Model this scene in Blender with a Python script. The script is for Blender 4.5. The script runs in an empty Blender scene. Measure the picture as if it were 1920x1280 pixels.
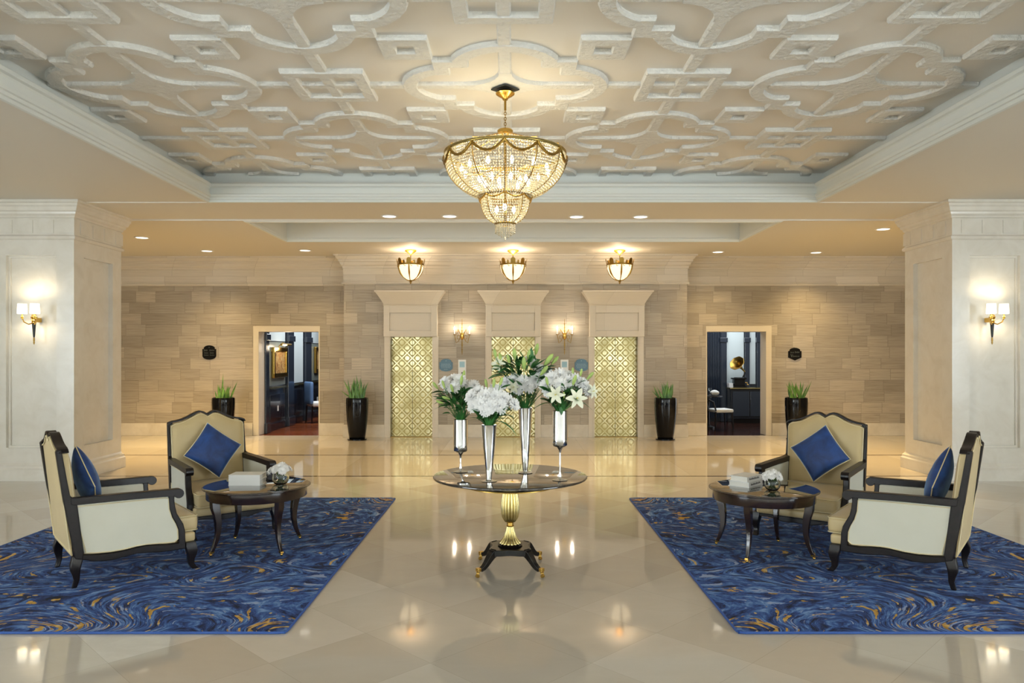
import bpy, bmesh, math, random
from mathutils import Vector, Matrix, noise as mnoise
R = math.radians; PI = math.pi
sc = bpy.context.scene
C = sc.collection
random.seed(7)

# ---------------------------------------------------------------- camera
F, CX, HY, H = 1400.0, 962.0, 664.0, 1.70
cam_d = bpy.data.cameras.new('camera'); cam = bpy.data.objects.new('camera', cam_d); C.objects.link(cam)
cam.location = (0, 0, H); cam.rotation_euler = (R(90), 0, 0)
cam_d.sensor_width = 36; cam_d.lens = 36*F/1920
cam_d.shift_x = -2/1920; cam_d.shift_y = 24/1920
cam_d.clip_start = .05; cam_d.clip_end = 200
sc.camera = cam
# ---------------------------------------------------------------- view / sampling
sc.view_settings.view_transform = 'Standard'; sc.view_settings.look = 'None'
sc.view_settings.gamma = 1; sc.view_settings.use_curve_mapping = False
sc.view_settings.exposure = 0.42
cy = sc.cycles
cy.use_denoising = True; cy.max_bounces = 8; cy.diffuse_bounces = 4; cy.glossy_bounces = 4
cy.transmission_bounces = 6; cy.transparent_max_bounces = 8
cy.caustics_reflective = False; cy.caustics_refractive = False
cy.sample_clamp_indirect = 6; cy.sample_clamp_direct = 0
try: cy.use_light_tree = True
except Exception: pass
# ---------------------------------------------------------------- world: pale overcast sky outside the windows
w = bpy.data.worlds.new('sky'); sc.world = w; w.use_nodes = True
bg = w.node_tree.nodes['Background']; bg.inputs[0].default_value = (.80, .90, 1.0, 1); bg.inputs[1].default_value = 1.6

DAY = (.78, .90, 1.0); WARM = (1.0, .72, .32); WARM2 = (1.0, .82, .60)
def light(name, kind, loc, energy, color, rot=(0, 0, 0), parent=None, **kw):
    d = bpy.data.lights.new(name, kind); d.energy = energy; d.color = color
    for k, v in kw.items(): setattr(d, k, v)
    o = bpy.data.objects.new(name, d); C.objects.link(o); o.location = loc; o.rotation_euler = rot
    if parent: o.parent = parent
    return o
# daylight entering by the five tall windows behind the camera
WIN_X = (-8.2, -4.1, 0.0, 4.1, 8.2)
for wx in WIN_X:
    light('window_daylight', 'AREA', (wx, -5.9, 1.85), 1850, DAY, (R(90), 0, R(180)), shape='RECTANGLE', size=2.4, size_y=3.0)
# added daylight-coloured fill in front of the windowless side walls, left and right
for sx in (-1, 1):
    light('side_fill', 'AREA', (sx*10.8, -1.0, 1.9), 450, DAY, (R(90), 0, R(90*sx)), shape='RECTANGLE', size=6, size_y=2.8)

# ================================================================ helpers
def prop(o, label=None, cat=None, group=None, kind=None):
    if label: o['label'] = label
    if cat: o['category'] = cat
    if group: o['group'] = group
    if kind: o['kind'] = kind
    return o
def thing(name, label, cat, loc=(0, 0, 0), rz=0, group=None):
    o = bpy.data.objects.new(name, None); C.objects.link(o)
    o.location = loc; o.rotation_euler = (0, 0, rz); o.empty_display_size = .1
    return prop(o, label, cat, group)
class MB:
    def __init__(s): s.v = []; s.f = []
    def add(s, vs, fs):
        b = len(s.v); s.v += [tuple(v) for v in vs]; s.f += [tuple(i+b for i in f) for f in fs]; return s
    def box(s, x0, x1, y0, y1, z0, z1):
        return s.add([(x0,y0,z0),(x1,y0,z0),(x1,y1,z0),(x0,y1,z0),(x0,y0,z1),(x1,y0,z1),(x1,y1,z1),(x0,y1,z1)],
              [(0,3,2,1),(4,5,6,7),(0,1,5,4),(1,2,6,5),(2,3,7,6),(3,0,4,7)])
    def prism(s, poly, a0, a1, axis='x'):
        """closed polygon extruded along an axis; poly pairs are the two other axes in order"""
        n = len(poly)
        def mk(p, a):
            return {'x': (a, p[0], p[1]), 'y': (p[0], a, p[1]), 'z': (p[0], p[1], a)}[axis]
        vs = [mk(p, a0) for p in poly]+[mk(p, a1) for p in poly]
        fs = [tuple(range(n)), tuple(range(2*n-1, n-1, -1))]
        fs += [(i, i+n, (i+1) % n+n, (i+1) % n) for i in range(n)]
        return s.add(vs, fs)
    def lathe(s, prof, seg=32, c=(0, 0, 0), rad=None, cap=True):
        """prof: (r, z) from bottom to top; rad(r, ang, z) may change the radius"""
        b = []
        for (r, z) in prof:
            for k in range(seg):
                a = 2*PI*k/seg; rr = rad(r, a, z) if rad else r
                b.append((c[0]+rr*math.cos(a), c[1]+rr*math.sin(a), c[2]+z))
        fs = []
        for i in range(len(prof)-1):
            for k in range(seg):
                k2 = (k+1) % seg
                fs.append((i*seg+k, i*seg+k2, (i+1)*seg+k2, (i+1)*seg+k))
        if cap:
            fs.append(tuple(range(seg-1, -1, -1))); m = (len(prof)-1)*seg; fs.append(tuple(m+k for k in range(seg)))
        return s.add(b, fs)
    def tube(s, pts, r, seg=8, closed=False, cap=True, flat=1.0):
        pts = [Vector(p) for p in pts]; n = len(pts)
        rs = r if isinstance(r, (list, tuple)) else [r]*n
        prev = None; b = []
        for i, p in enumerate(pts):
            if closed: t = pts[(i+1) % n]-pts[i-1]
            else: t = pts[min(i+1, n-1)]-pts[max(i-1, 0)]
            if t.length < 1e-9: t = Vector((0, 0, 1))
            t.normalize()
            if prev is None:
                u = t.orthogonal().normalized() if abs(t.z) > .9 else t.cross(Vector((0, 0, 1))).normalized()
            else:
                u = prev-t*prev.dot(t); u = u.normalized() if u.length > 1e-6 else t.orthogonal().normalized()
            prev = u; w_ = t.cross(u)
            for k in range(seg):
                a = 2*PI*k/seg; b.append(p+u*rs[i]*math.cos(a)+w_*rs[i]*flat*math.sin(a))
        fs = []
        for i in range(n if closed else n-1):
            j = (i+1) % n
            for k in range(seg):
                k2 = (k+1) % seg; fs.append((i*seg+k, i*seg+k2, j*seg+k2, j*seg+k))
        if cap and not closed:
            fs.append(tuple(range(seg-1, -1, -1))); fs.append(tuple((n-1)*seg+k for k in range(seg)))
        return s.add(b, fs)
    def sphere(s, c, r, seg=12, rings=8, sq=(1, 1, 1)):
        vs = [(c[0], c[1], c[2]-r*sq[2])]
        for i in range(1, rings):
            th = PI*i/rings
            for k in range(seg):
                a = 2*PI*k/seg
                vs.append((c[0]+r*sq[0]*math.sin(th)*math.cos(a), c[1]+r*sq[1]*math.sin(th)*math.sin(a), c[2]-r*sq[2]*math.cos(th)))
        vs.append((c[0], c[1], c[2]+r*sq[2])); fs = []
        for k in range(seg):
            k2 = (k+1) % seg; fs.append((0, 1+k2, 1+k))
            for i in range(rings-2): fs.append((1+i*seg+k, 1+i*seg+k2, 1+(i+1)*seg+k2, 1+(i+1)*seg+k))
            m = 1+(rings-2)*seg; fs.append((m+k, m+k2, len(vs)-1))
        return s.add(vs, fs)
    def rbox(s, x0, x1, y0, y1, z0, z1, r, n=12, bulge=(0, 0, 0)):
        """soft rounded box, faces swelling by bulge"""
        c = Vector(((x0+x1)/2, (y0+y1)/2, (z0+z1)/2)); h = Vector(((x1-x0)/2, (y1-y0)/2, (z1-z0)/2))
        inn = Vector([max(h[i]-r, 1e-4) for i in range(3)])
        def mp(p):
            q = Vector([p[i]*h[i] for i in range(3)]); k = Vector([max(-inn[i], min(inn[i], q[i])) for i in range(3)])
            d = q-k
            if d.length > 1e-9: d = d.normalized()*r
            q = k+d
            u = [q[i]/h[i] for i in range(3)]
            for i in range(3):
                a, b_ = (i+1) % 3, (i+2) % 3
                q[i] += bulge[i]*u[i]*max(0, 1-u[a]**2)*max(0, 1-u[b_]**2)
            return c+q
        g = [-math.cos(PI*i/n) for i in range(n+1)]
        for ax in range(3):
            for sg in (-1, 1):
                vs = []
                for i in range(n+1):
                    for j in range(n+1):
                        p = [0, 0, 0]; p[ax] = sg; p[(ax+1) % 3] = g[i]; p[(ax+2) % 3] = g[j]; vs.append(mp(p))
                fs = []
                for i in range(n):
                    for j in range(n):
                        q = (i*(n+1)+j, (i+1)*(n+1)+j, (i+1)*(n+1)+j+1, i*(n+1)+j+1)
                        fs.append(q if sg > 0 else q[::-1])
                s.add(vs, fs)
        return s
    def build(s, name, mat, parent=None, smooth=True, ang=35, bevel=0, mat4=None, merge=True, fn=None, kind=None, label=None):
        me = bpy.data.meshes.new(name)
        vs = s.v
        if fn: vs = [fn(v) for v in vs]
        me.from_pydata(vs, [], s.f)
        bm = bmesh.new(); bm.from_mesh(me)
        if merge: bmesh.ops.remove_doubles(bm, verts=bm.verts, dist=1e-5)
        bmesh.ops.recalc_face_normals(bm, faces=bm.faces)
        if mat4: bm.transform(mat4)
        if smooth:
            for f in bm.faces: f.smooth = True
            for e in bm.edges:
                if len(e.link_faces) == 2 and e.calc_face_angle(0) > R(ang): e.smooth = False
        bm.to_mesh(me); bm.free()
        me.materials.append(mat)
        o = bpy.data.objects.new(name, me); C.objects.link(o)
        if parent: o.parent = parent
        if bevel:
            m = o.modifiers.new('bevel', 'BEVEL'); m.width = bevel; m.segments = 2; m.limit_method = 'ANGLE'; m.angle_limit = R(40)
        if kind: o['kind'] = kind
        if label: o['label'] = label
        return o
def copy_tree(o, parent=None):
    c = o.copy(); C.objects.link(c); c.parent = parent if parent else None
    for ch in list(o.children): copy_tree(ch, c)
    return c
def S(o, name=None): o['kind'] = 'structure'; return o

# ---------------------------------------------------------------- materials
class G:
    def __init__(s, name):
        s.m = bpy.data.materials.new(name); s.m.use_nodes = True; s.nt = s.m.node_tree
        s.b = s.nt.nodes['Principled BSDF']
    def node(s, t, ins=None, **props):
        n = s.nt.nodes.new(t)
        for k, v in props.items(): setattr(n, k, v)
        for k, v in (ins or {}).items(): s.put(n.inputs[k], v)
        return n
    def put(s, sock, v):
        if isinstance(v, bpy.types.NodeSocket): s.nt.links.new(v, sock)
        elif isinstance(v, (tuple, list)) and len(v) == 3 and sock.type == 'RGBA': sock.default_value = (*v, 1)
        else: sock.default_value = v
    def math(s, op, a, b=0, c=None):
        n = s.node('ShaderNodeMath', {0: a, 1: b}, operation=op)
        if c is not None: s.put(n.inputs[2], c)
        return n.outputs[0]
    def pos(s): return s.node('ShaderNodeNewGeometry').outputs['Position']
    def obj(s): return s.node('ShaderNodeTexCoord').outputs['Object']
    def sep(s, v):
        n = s.node('ShaderNodeSeparateXYZ', {0: v}); return n.outputs[0], n.outputs[1], n.outputs[2]
    def comb(s, x, y, z): return s.node('ShaderNodeCombineXYZ', {0: x, 1: y, 2: z}).outputs[0]
    def noise(s, vec, scale=5, detail=2, rough=.5, dist=0):
        n = s.node('ShaderNodeTexNoise', {'Vector': vec, 'Scale': scale, 'Detail': detail, 'Roughness': rough, 'Distortion': dist}); return n.outputs[0]
    def ramp(s, fac, stops, interp='LINEAR'):
        n = s.node('ShaderNodeValToRGB', {0: fac}); r = n.color_ramp; r.interpolation = interp
        while len(r.elements) < len(stops): r.elements.new(.5)
        for e, (p, c) in zip(r.elements, stops): e.position = p; e.color = (*c, 1) if len(c) == 3 else c
        return n.outputs[0]
    def mix(s, fac, a, b, mode='MIX'):
        n = s.node('ShaderNodeMix', data_type='RGBA', blend_type=mode)
        s.put(n.inputs[0], fac); s.put(n.inputs[6], a); s.put(n.inputs[7], b); return n.outputs[2]
    def bump(s, h, strength=.3, dist=.01):
        n = s.node('ShaderNodeBump', {'Strength': strength, 'Distance': dist, 'Height': h}); s.nt.links.new(n.outputs[0], s.b.inputs['Normal'])
    def set(s, **kw):
        names = dict(color='Base Color', rough='Roughness', metal='Metallic', spec='Specular IOR Level', ior='IOR', coat='Coat Weight', coat_rough='Coat Roughness',
                     trans='Transmission Weight', alpha='Alpha', emis='Emission Color', emis_s='Emission Strength', sheen='Sheen Weight', sub='Subsurface Weight')
        for k, v in kw.items(): s.put(s.b.inputs[names[k]], v)
        return s
def simple(name, color, rough=.5, metal=0, bump=None, **kw):
    g = G(name); g.set(color=color, rough=rough, metal=metal, **kw)
    if bump: g.bump(g.noise(g.obj(), bump[0], 3), bump[1], bump[2])
    return g.m
def rgb(r, g, b):
    f = lambda c: ((c/255+.055)/1.055)**2.4 if c/255 > .04045 else c/255/12.92
    return (f(r), f(g), f(b))
M = {}
# ceiling paint
M['paint'] = simple('soffit_paint', rgb(222, 217, 206), .6, bump=(60, .03, .002))
M['tray'] = simple('tray_paint', rgb(234, 229, 220), .6, bump=(40, .03, .002))
M['cornice'] = simple('cornice_plaster', rgb(226, 230, 226), .55)
g = G('relief_plaster'); p = g.pos()
h = g.noise(p, 26, 4, .6, 1.2); vo = g.node('ShaderNodeTexVoronoi', {'Vector': p, 'Scale': 22.0}, feature='SMOOTH_F1').outputs[0]
g.set(color=rgb(234, 233, 227), rough=.55); g.bump(g.math('ADD', h, g.math('MULTIPLY', vo, 1.1)), .9, .016); M['relief'] = g.m
# striated stone ashlar of the back wall
def stone(name, c1, c2, c3, jw=.0035, rowh=.232, bw=.52, streak=.5, rough=.35, both=True):
    g = G(name); p = g.pos(); x, y, z = g.sep(p)
    xx = g.math('ADD', x, y)
    row = g.math('FLOOR', g.math('DIVIDE', z, rowh))
    off = g.math('MULTIPLY', g.node('ShaderNodeTexWhiteNoise', {'W': row}, noise_dimensions='1D').outputs[0], bw)
    wv = g.math('DIVIDE', g.math('ADD', xx, off), bw)
    # uneven stone lengths: jitter each joint a little
    col = g.math('FLOOR', g.math('ADD', wv, g.math('MULTIPLY', g.math('SINE', g.math('MULTIPLY', wv, 2.1)), .22)))
    wj = g.math('ADD', wv, g.math('MULTIPLY', g.math('SINE', g.math('MULTIPLY', wv, 2.1)), .22))
    fx = g.math('FRACT', wj); fz = g.math('FRACT', g.math('DIVIDE', z, rowh))
    dx = g.math('MINIMUM', fx, g.math('SUBTRACT', 1, fx)); dz = g.math('MINIMUM', fz, g.math('SUBTRACT', 1, fz))
    joint = g.math('MAXIMUM', g.math('LESS_THAN', dx, jw/bw*1.2), g.math('LESS_THAN', dz, jw/rowh))
    rnd = g.node('ShaderNodeTexWhiteNoise', {'Vector': g.comb(col, row, 0)}, noise_dimensions='3D').outputs[0]
    base = g.ramp(rnd, [(0, c1), (.45, c2), (.8, c3), (1, tuple(min(1, v*1.10) for v in c3))])
    sv = g.comb(g.math('ADD', g.math('MULTIPLY', xx, 1.1), g.math('MULTIPLY', rnd, 30)), 0, g.math('MULTIPLY', z, 44))
    st = g.noise(sv, 1.6, 4, .6, .3)
    colr = g.mix(streak, base, g.ramp(st, [(.3, (.50, .46, .42)), (.48, (.90, .88, .86)), (.7, (1.16, 1.14, 1.12))]), 'MULTIPLY')
    colr = g.mix(g.math('MULTIPLY', joint, .5), colr, (.14, .115, .09))
    g.set(color=colr, rough=rough); g.bump(g.math('SUBTRACT', st, g.math('MULTIPLY', joint, 2)), .12, .003)
    return g.m
M['stone'] = stone('striated_stone', rgb(160, 150, 132), rgb(171, 161, 143), rgb(181, 171, 153), streak=.74)
M['frieze'] = stone('frieze_stone', rgb(202, 194, 178), rgb(208, 200, 185), rgb(213, 206, 192), rowh=.37, bw=1.1, streak=.22, jw=.0018)
M['cream'] = stone('cream_limestone', rgb(214, 204, 184), rgb(218, 208, 190), rgb(222, 213, 196), rowh=3.0, bw=1.6, streak=.08, jw=.001)
g = G('column_marble'); p = g.pos(); n1 = g.noise(p, 3.5, 6, .6, .8)
g.set(color=g.ramp(n1, [(.3, rgb(219, 214, 202)), (.55, rgb(227, 223, 213)), (.75, rgb(231, 228, 219))]), rough=.22); M['marble'] = g.m
g = G('baseboard_marble'); p = g.pos(); n1 = g.noise(p, 4, 5, .6)
g.set(color=g.ramp(n1, [(.3, rgb(205, 196, 178)), (.7, rgb(222, 214, 198))]), rough=.25); M['base'] = g.m
# floor: polished marble laid diagonally, straight slabs with dark inlay lines towards the lifts
g = G('polished_marble_floor'); p = g.pos(); x, y, z = g.sep(p)
T = .8875
u = g.math('DIVIDE', g.math('ADD', g.math('SUBTRACT', x, .875), g.math('SUBTRACT', y, 5.0)), T)
v = g.math('DIVIDE', g.math('SUBTRACT', g.math('SUBTRACT', x, .875), g.math('SUBTRACT', y, 5.0)), T)
u = g.math('ADD', u, .5); v = g.math('ADD', v, .5)
far = g.math('GREATER_THAN', y, 10.4)
u2 = g.math('DIVIDE', x, 1.25); v2 = g.math('DIVIDE', g.math('SUBTRACT', y, 10.4), 2.2)
def sel(a, b): return g.math('ADD', g.math('MULTIPLY', a, g.math('SUBTRACT', 1, far)), g.math('MULTIPLY', b, far))
U, V = sel(u, u2), sel(v, v2)
rnd = g.node('ShaderNodeTexWhiteNoise', {'Vector': g.comb(g.math('FLOOR', U), g.math('FLOOR', V), far)}, noise_dimensions='3D').outputs[0]
n1 = g.noise(g.comb(g.math('ADD', x, g.math('MULTIPLY', rnd, 9)), g.math('MULTIPLY', y, 2.0), 0), 2.6, 7, .62, 1.0)
tone = g.math('ADD', g.math('MULTIPLY', rnd, .62), g.math('MULTIPLY', n1, .38))
colr = g.ramp(tone, [(.15, rgb(192, 182, 168)), (.55, rgb(200, 192, 179)), (.78, rgb(207, 200, 189)), (.93, rgb(222, 217, 208))])
fu, fv = g.math('FRACT', U), g.math('FRACT', V)
du = g.math('MINIMUM', fu, g.math('SUBTRACT', 1, fu)); dv = g.math('MINIMUM', fv, g.math('SUBTRACT', 1, fv))
j = g.math('LESS_THAN', g.math('MINIMUM', du, dv), .0022)
colr = g.mix(g.math('MULTIPLY', j, .35), colr, rgb(140, 122, 100))
l1 = g.math('LESS_THAN', g.math('ABSOLUTE', g.math('SUBTRACT', y, 10.42)), .030)
l2 = g.math('LESS_THAN', g.math('ABSOLUTE', g.math('SUBTRACT', y, 12.60)), .038)
colr = g.mix(g.math('MAXIMUM', l1, l2), colr, rgb(74, 52, 34))
g.set(color=colr, rough=.055, spec=.5); g.bump(g.noise(p, 1.4, 2), .012, .02); M['floor'] = g.m
# rug: blue marbled swirls with mustard flecks
g = G('swirl_rug'); p = g.pos(); x, y, z = g.sep(p); ax = g.math('ABSOLUTE', x)
def gauss(cx, cy_, sx, sy, amp):
    a = g.math('DIVIDE', g.math('SUBTRACT', ax, cx), sx); b = g.math('DIVIDE', g.math('SUBTRACT', y, cy_), sy)
    r2 = g.math('ADD', g.math('MULTIPLY', a, a), g.math('MULTIPLY', b, b))
    return g.math('MULTIPLY', g.math('EXPONENT', g.math('MULTIPLY', r2, -1)), amp)
base = g.noise(g.comb(g.math('MULTIPLY', ax, .55), y, 3.7), 1.15, 1, .4, .5)
psi = g.math('MULTIPLY', base, 1.25)
psi = g.math('ADD', psi, g.math('ADD', g.math('MULTIPLY', y, .30), g.math('MULTIPLY', ax, .16)))
ros = [(3.0, 4.50, .62, .42, .62), (1.42, 4.50, .42, .40, .60), (1.45, 8.75, .35, .55, .6), (4.35, 6.0, .45, .5, .6), (2.25, 5.6, .22, .30, .20), (3.9, 8.4, .5, .5, .5)]
gs = [gauss(*r) for r in ros]; gsum = gs[0]
for q in gs: psi = g.math('ADD', psi, q)
for q in gs[1:]: gsum = g.math('MAXIMUM', gsum, q)
jit = g.noise(g.comb(g.math('MULTIPLY', ax, 6), g.math('MULTIPLY', y, 6), 0), 1.0, 2)
ps = g.math('ADD', psi, g.math('MULTIPLY', jit, .05))
sv = g.comb(g.math('MULTIPLY', ps, 34), g.math('MULTIPLY', ax, 5.5), g.math('MULTIPLY', y, 4.5))
s1 = g.noise(sv, 1.0, 4, .70, .3)
col = g.ramp(s1, [(.34, rgb(10, 16, 40)), (.42, rgb(24, 44, 96)), (.50, rgb(40, 74, 138)), (.57, rgb(70, 108, 170)), (.66, rgb(120, 152, 200))])
sv2 = g.comb(g.math('MULTIPLY', ps, 30), g.math('MULTIPLY', ax, 3.6), g.math('ADD', g.math('MULTIPLY', y, 3.2), 20))
s2 = g.noise(sv2, 1.0, 3, .6, .2)
thr = g.math('ADD', s2, g.math('MULTIPLY', gsum, .15))
brk = g.noise(g.comb(g.math('MULTIPLY', ax, 16), g.math('MULTIPLY', y, 10), 5), 1.0, 2)
gold = g.math('GREATER_THAN', g.math('ADD', thr, g.math('MULTIPLY', brk, .30)), .80)
goldc = g.ramp(brk, [(.35, rgb(150, 112, 50)), (.55, rgb(196, 152, 62)), (.7, rgb(206, 178, 118))])
sv3 = g.comb(g.math('ADD', g.math('MULTIPLY', ps, 28), 40), g.math('MULTIPLY', ax, 3.0), g.math('MULTIPLY', y, 2.8))
s3 = g.noise(sv3, 1.0, 4, .6, .2)
pale = g.math('MULTIPLY', g.math('GREATER_THAN', g.math('ADD', s3, g.math('MULTIPLY', brk, .14)), .70), .85)
dark = g.math('MULTIPLY', g.math('LESS_THAN', g.math('ADD', s3, g.math('MULTIPLY', brk, .14)), .455), .8)
col = g.mix(dark, col, rgb(16, 19, 38)); col = g.mix(pale, col, rgb(150, 164, 196)); col = g.mix(gold, col, goldc)
pile = g.noise(p, 260, 2)
col = g.mix(.35, col, g.ramp(pile, [(.3, (.6, .6, .6)), (.7, (1.2, 1.2, 1.2))]), 'MULTIPLY')
g.set(color=col, rough=.95, sheen=.05, spec=.1); g.bump(g.math('ADD', g.math('MULTIPLY', s1, 2), pile), .5, .004); M['rug'] = g.m
M['rugedge'] = simple('rug_edge_blue', rgb(52, 84, 150), .9)
# etched brass lift doors
g = G('etched_brass'); p = g.obj(); x, y, z = g.sep(p); P = .216
a = g.math('DIVIDE', x, P); b = g.math('DIVIDE', z, P)
def cellr(ax_, bx_):
    fa = g.math('SUBTRACT', g.math('FRACT', ax_), .5); fb = g.math('SUBTRACT', g.math('FRACT', bx_), .5)
    return g.math('SQRT', g.math('ADD', g.math('MULTIPLY', fa, fa), g.math('MULTIPLY', fb, fb)))
r1 = cellr(a, b); r2 = cellr(g.math('ADD', a, .5), g.math('ADD', b, .5)); rr = g.math('MINIMUM', r1, r2)
disc = g.math('LESS_THAN', rr, .205)
da = g.math('FRACT', g.math('ADD', a, b)); db = g.math('FRACT', g.math('SUBTRACT', a, b))
la = g.math('ABSOLUTE', g.math('SUBTRACT', da, .5)); lb = g.math('ABSOLUTE', g.math('SUBTRACT', db, .5))
lat = g.math('LESS_THAN', g.math('MINIMUM', la, lb), .075)
pat = g.math('MAXIMUM', disc, lat)
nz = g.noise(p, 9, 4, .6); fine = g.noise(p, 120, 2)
pw = g.math('MULTIPLY', pat, g.ramp(g.noise(p, 2.2, 2), [(.38, (.25,)*3), (.62, (1,)*3)]))  # noise fades the pattern's colour, imitating its patchy view-dependent reflection
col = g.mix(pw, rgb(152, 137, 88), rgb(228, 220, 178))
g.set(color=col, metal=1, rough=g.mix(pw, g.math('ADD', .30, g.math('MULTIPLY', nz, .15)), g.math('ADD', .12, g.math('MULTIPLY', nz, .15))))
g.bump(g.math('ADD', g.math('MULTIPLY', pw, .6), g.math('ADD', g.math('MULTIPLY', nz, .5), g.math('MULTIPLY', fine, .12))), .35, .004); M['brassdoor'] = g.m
M['gold'] = simple('gilt_brass', rgb(212, 172, 88), .24, 1, bump=(60, .2, .002))
M['oldgold'] = simple('aged_brass', rgb(150, 120, 58), .34, 1, bump=(80, .3, .002))
M['champ'] = simple('champagne_gold', rgb(196, 180, 126), .26, 1)
M['chrome'] = simple('polished_steel', rgb(222, 222, 220), .035, 1)
M['black'] = simple('black_lacquer', (.006, .005, .005), .16, spec=.3, coat=.25, coat_rough=.05)
M['pot'] = simple('glazed_black_ceramic', (.003, .003, .004), .12, spec=.15, coat=.22, coat_rough=.03)
g = G('dark_walnut'); p = g.obj(); n1 = g.noise(g.comb(g.math('MULTIPLY', g.sep(p)[0], 30), g.math('MULTIPLY', g.sep(p)[1], 30), g.math('MULTIPLY', g.sep(p)[2], 4)), 1, 4)
g.set(color=g.ramp(n1, [(.3, rgb(24, 15, 12)), (.7, rgb(46, 29, 23))]), rough=.2, coat=.4, coat_rough=.08); M['wood'] = g.m
g = G('espresso_frame'); p = g.obj(); n1 = g.noise(p, 40, 3)
g.set(color=g.ramp(n1, [(.3, rgb(16, 11, 11)), (.7, rgb(26, 19, 19))]), rough=.36, spec=.28, coat=.06, coat_rough=.12); M['frame'] = g.m
def fabric(name, c, c2, rough=.55, sheen=.3):
    g = G(name); p = g.obj(); n1 = g.noise(p, 6, 3); wv = g.noise(p, 420, 1)
    g.set(color=g.mix(n1, c, c2), rough=rough, sheen=sheen); g.bump(g.math('ADD', wv, g.math('MULTIPLY', n1, .6)), .12, .002); return g.m
M['cream_fab'] = fabric('champagne_satin', rgb(208, 187, 140), rgb(194, 172, 124), .42, .2)
M['pale_fab'] = fabric('pale_satin', rgb(216, 214, 198), rgb(208, 206, 188), .42, .2)
M['piping'] = simple('pale_piping', rgb(222, 208, 168), .5)
g = G('navy_velvet'); p = g.obj(); n1 = g.noise(p, 7, 4, .6, .6)
g.set(color=g.ramp(n1, [(.3, rgb(14, 40, 92)), (.7, rgb(30, 72, 138))]), rough=.55, sheen=1.0); g.b.inputs['Sheen Roughness'].default_value = .35
g.b.inputs['Sheen Tint'].default_value = (.35, .58, .95, 1); g.bump(n1, .25, .01); M['velvet'] = g.m
M['tabletop'] = simple('black_glass_top', (.012, .011, .011), .04, coat=1, coat_rough=.01)
M['bigtop'] = simple('polished_ebony', (.018, .014, .012), .09, coat=1, coat_rough=.015)
M['book'] = simple('white_cloth_cover', rgb(240, 240, 238), .5); M['page'] = simple('book_pages', rgb(238, 236, 228), .7)
M['ink'] = simple('grey_lettering', rgb(96, 96, 98), .6)
g = G('clear_glass'); g.set(color=(.95, 1, .97), rough=.0, trans=1, ior=1.35); M['glass'] = g.m
M['water'] = simple('vase_greenery', rgb(96, 130, 70), .4)
g = G('white_petals'); nt = g.nt
tr = g.node('ShaderNodeBsdfTranslucent', {'Color': (.95, .96, .98)}); df = g.node('ShaderNodeBsdfDiffuse', {'Color': (.99, .985, .97)}); ms = g.node('ShaderNodeMixShader', {0: .22})
nt.links.new(df.outputs[0], ms.inputs[1]); nt.links.new(tr.outputs[0], ms.inputs[2]); nt.links.new(ms.outputs[0], nt.nodes['Material Output'].inputs[0]); M['petal'] = g.m
M['petalc'] = simple('lily_petals', rgb(236, 238, 214), .5)
M['bud'] = simple('green_bud', rgb(170, 196, 108), .45)
g = G('dark_leaves'); p = g.obj(); g.set(color=g.ramp(g.noise(p, 14, 2), [(.3, rgb(26, 74, 34)), (.7, rgb(62, 124, 58))]), rough=.4); M['leaf'] = g.m
M['stem'] = simple('green_stem', rgb(82, 120, 58), .5)
M['yellow'] = simple('yellow_centre', rgb(214, 200, 96), .6)
g = G('succulent_leaf'); p = g.obj(); g.set(color=g.ramp(g.noise(p, 9, 3), [(.3, rgb(48, 92, 34)), (.7, rgb(110, 158, 72))]), rough=.4); M['aloe'] = g.m
M['soil'] = simple('dark_soil', rgb(30, 24, 20), .9)
M['plaque'] = simple('black_plaque', (.004, .004, .004), .6, spec=.15); M['plaquetext'] = simple('faded_lettering', rgb(66, 72, 70), .6)
M['blue'] = simple('slate_blue_plaque', rgb(92, 128, 150), .4); M['bluetext'] = simple('light_blue_lettering', rgb(160, 186, 200), .5)
M['panelw'] = simple('brushed_call_plate', rgb(236, 240, 240), .3); M['screen'] = simple('call_screen', rgb(150, 190, 206), .2)
M['navy'] = simple('navy_panelling', rgb(40, 48, 60), .22, coat=.5, coat_rough=.1)
M['navyd'] = simple('dark_panelling', rgb(22, 27, 38), .25, coat=.4)
M['palep'] = simple('pale_grey_panel', rgb(196, 208, 210), .35)
M['moss'] = simple('grey_green_panel', rgb(120, 128, 122), .35)
g = G('oak_parquet'); p = g.pos(); x, y, z = g.sep(p); r_ = g.math('FLOOR', g.math('DIVIDE', y, .12))
wn = g.node('ShaderNodeTexWhiteNoise', {'W': r_}, noise_dimensions='1D').outputs[0]
g.set(color=g.ramp(g.math('ADD', g.math('MULTIPLY', wn, .5), g.math('MULTIPLY', g.noise(g.comb(g.math('MULTIPLY', x, 2), g.math('MULTIPLY', y, 25), 0), 1, 3), .5)), [(.2, rgb(86, 40, 20)), (.8, rgb(150, 82, 44))]), rough=.18); M['parquet'] = g.m
g = G('dark_parquet'); p = g.pos(); g.set(color=g.ramp(g.noise(p, 5, 3), [(.3, rgb(34, 18, 14)), (.7, rgb(58, 32, 24))]), rough=.15); M['parquetd'] = g.m
g = G('painted_canvas'); p = g.obj(); n1 = g.noise(p, 9, 5, .6, 1.5)
g.set(color=g.ramp(n1, [(.3, rgb(70, 48, 30)), (.45, rgb(150, 104, 58)), (.58, rgb(196, 166, 108)), (.7, rgb(120, 130, 120))]), rough=.4); M['canvas'] = g.m
M['bluechair'] = simple('blue_upholstery', rgb(92, 126, 172), .7)
M['linen'] = simple('white_linen', rgb(226, 228, 226), .8)
def emit(name, col, s):
    g = G(name); g.set(color=col, emis=col, emis_s=s, rough=.5); return g.m
M['downlamp'] = emit('downlight_glow', (1, .94, .82), 2.2)
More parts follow.
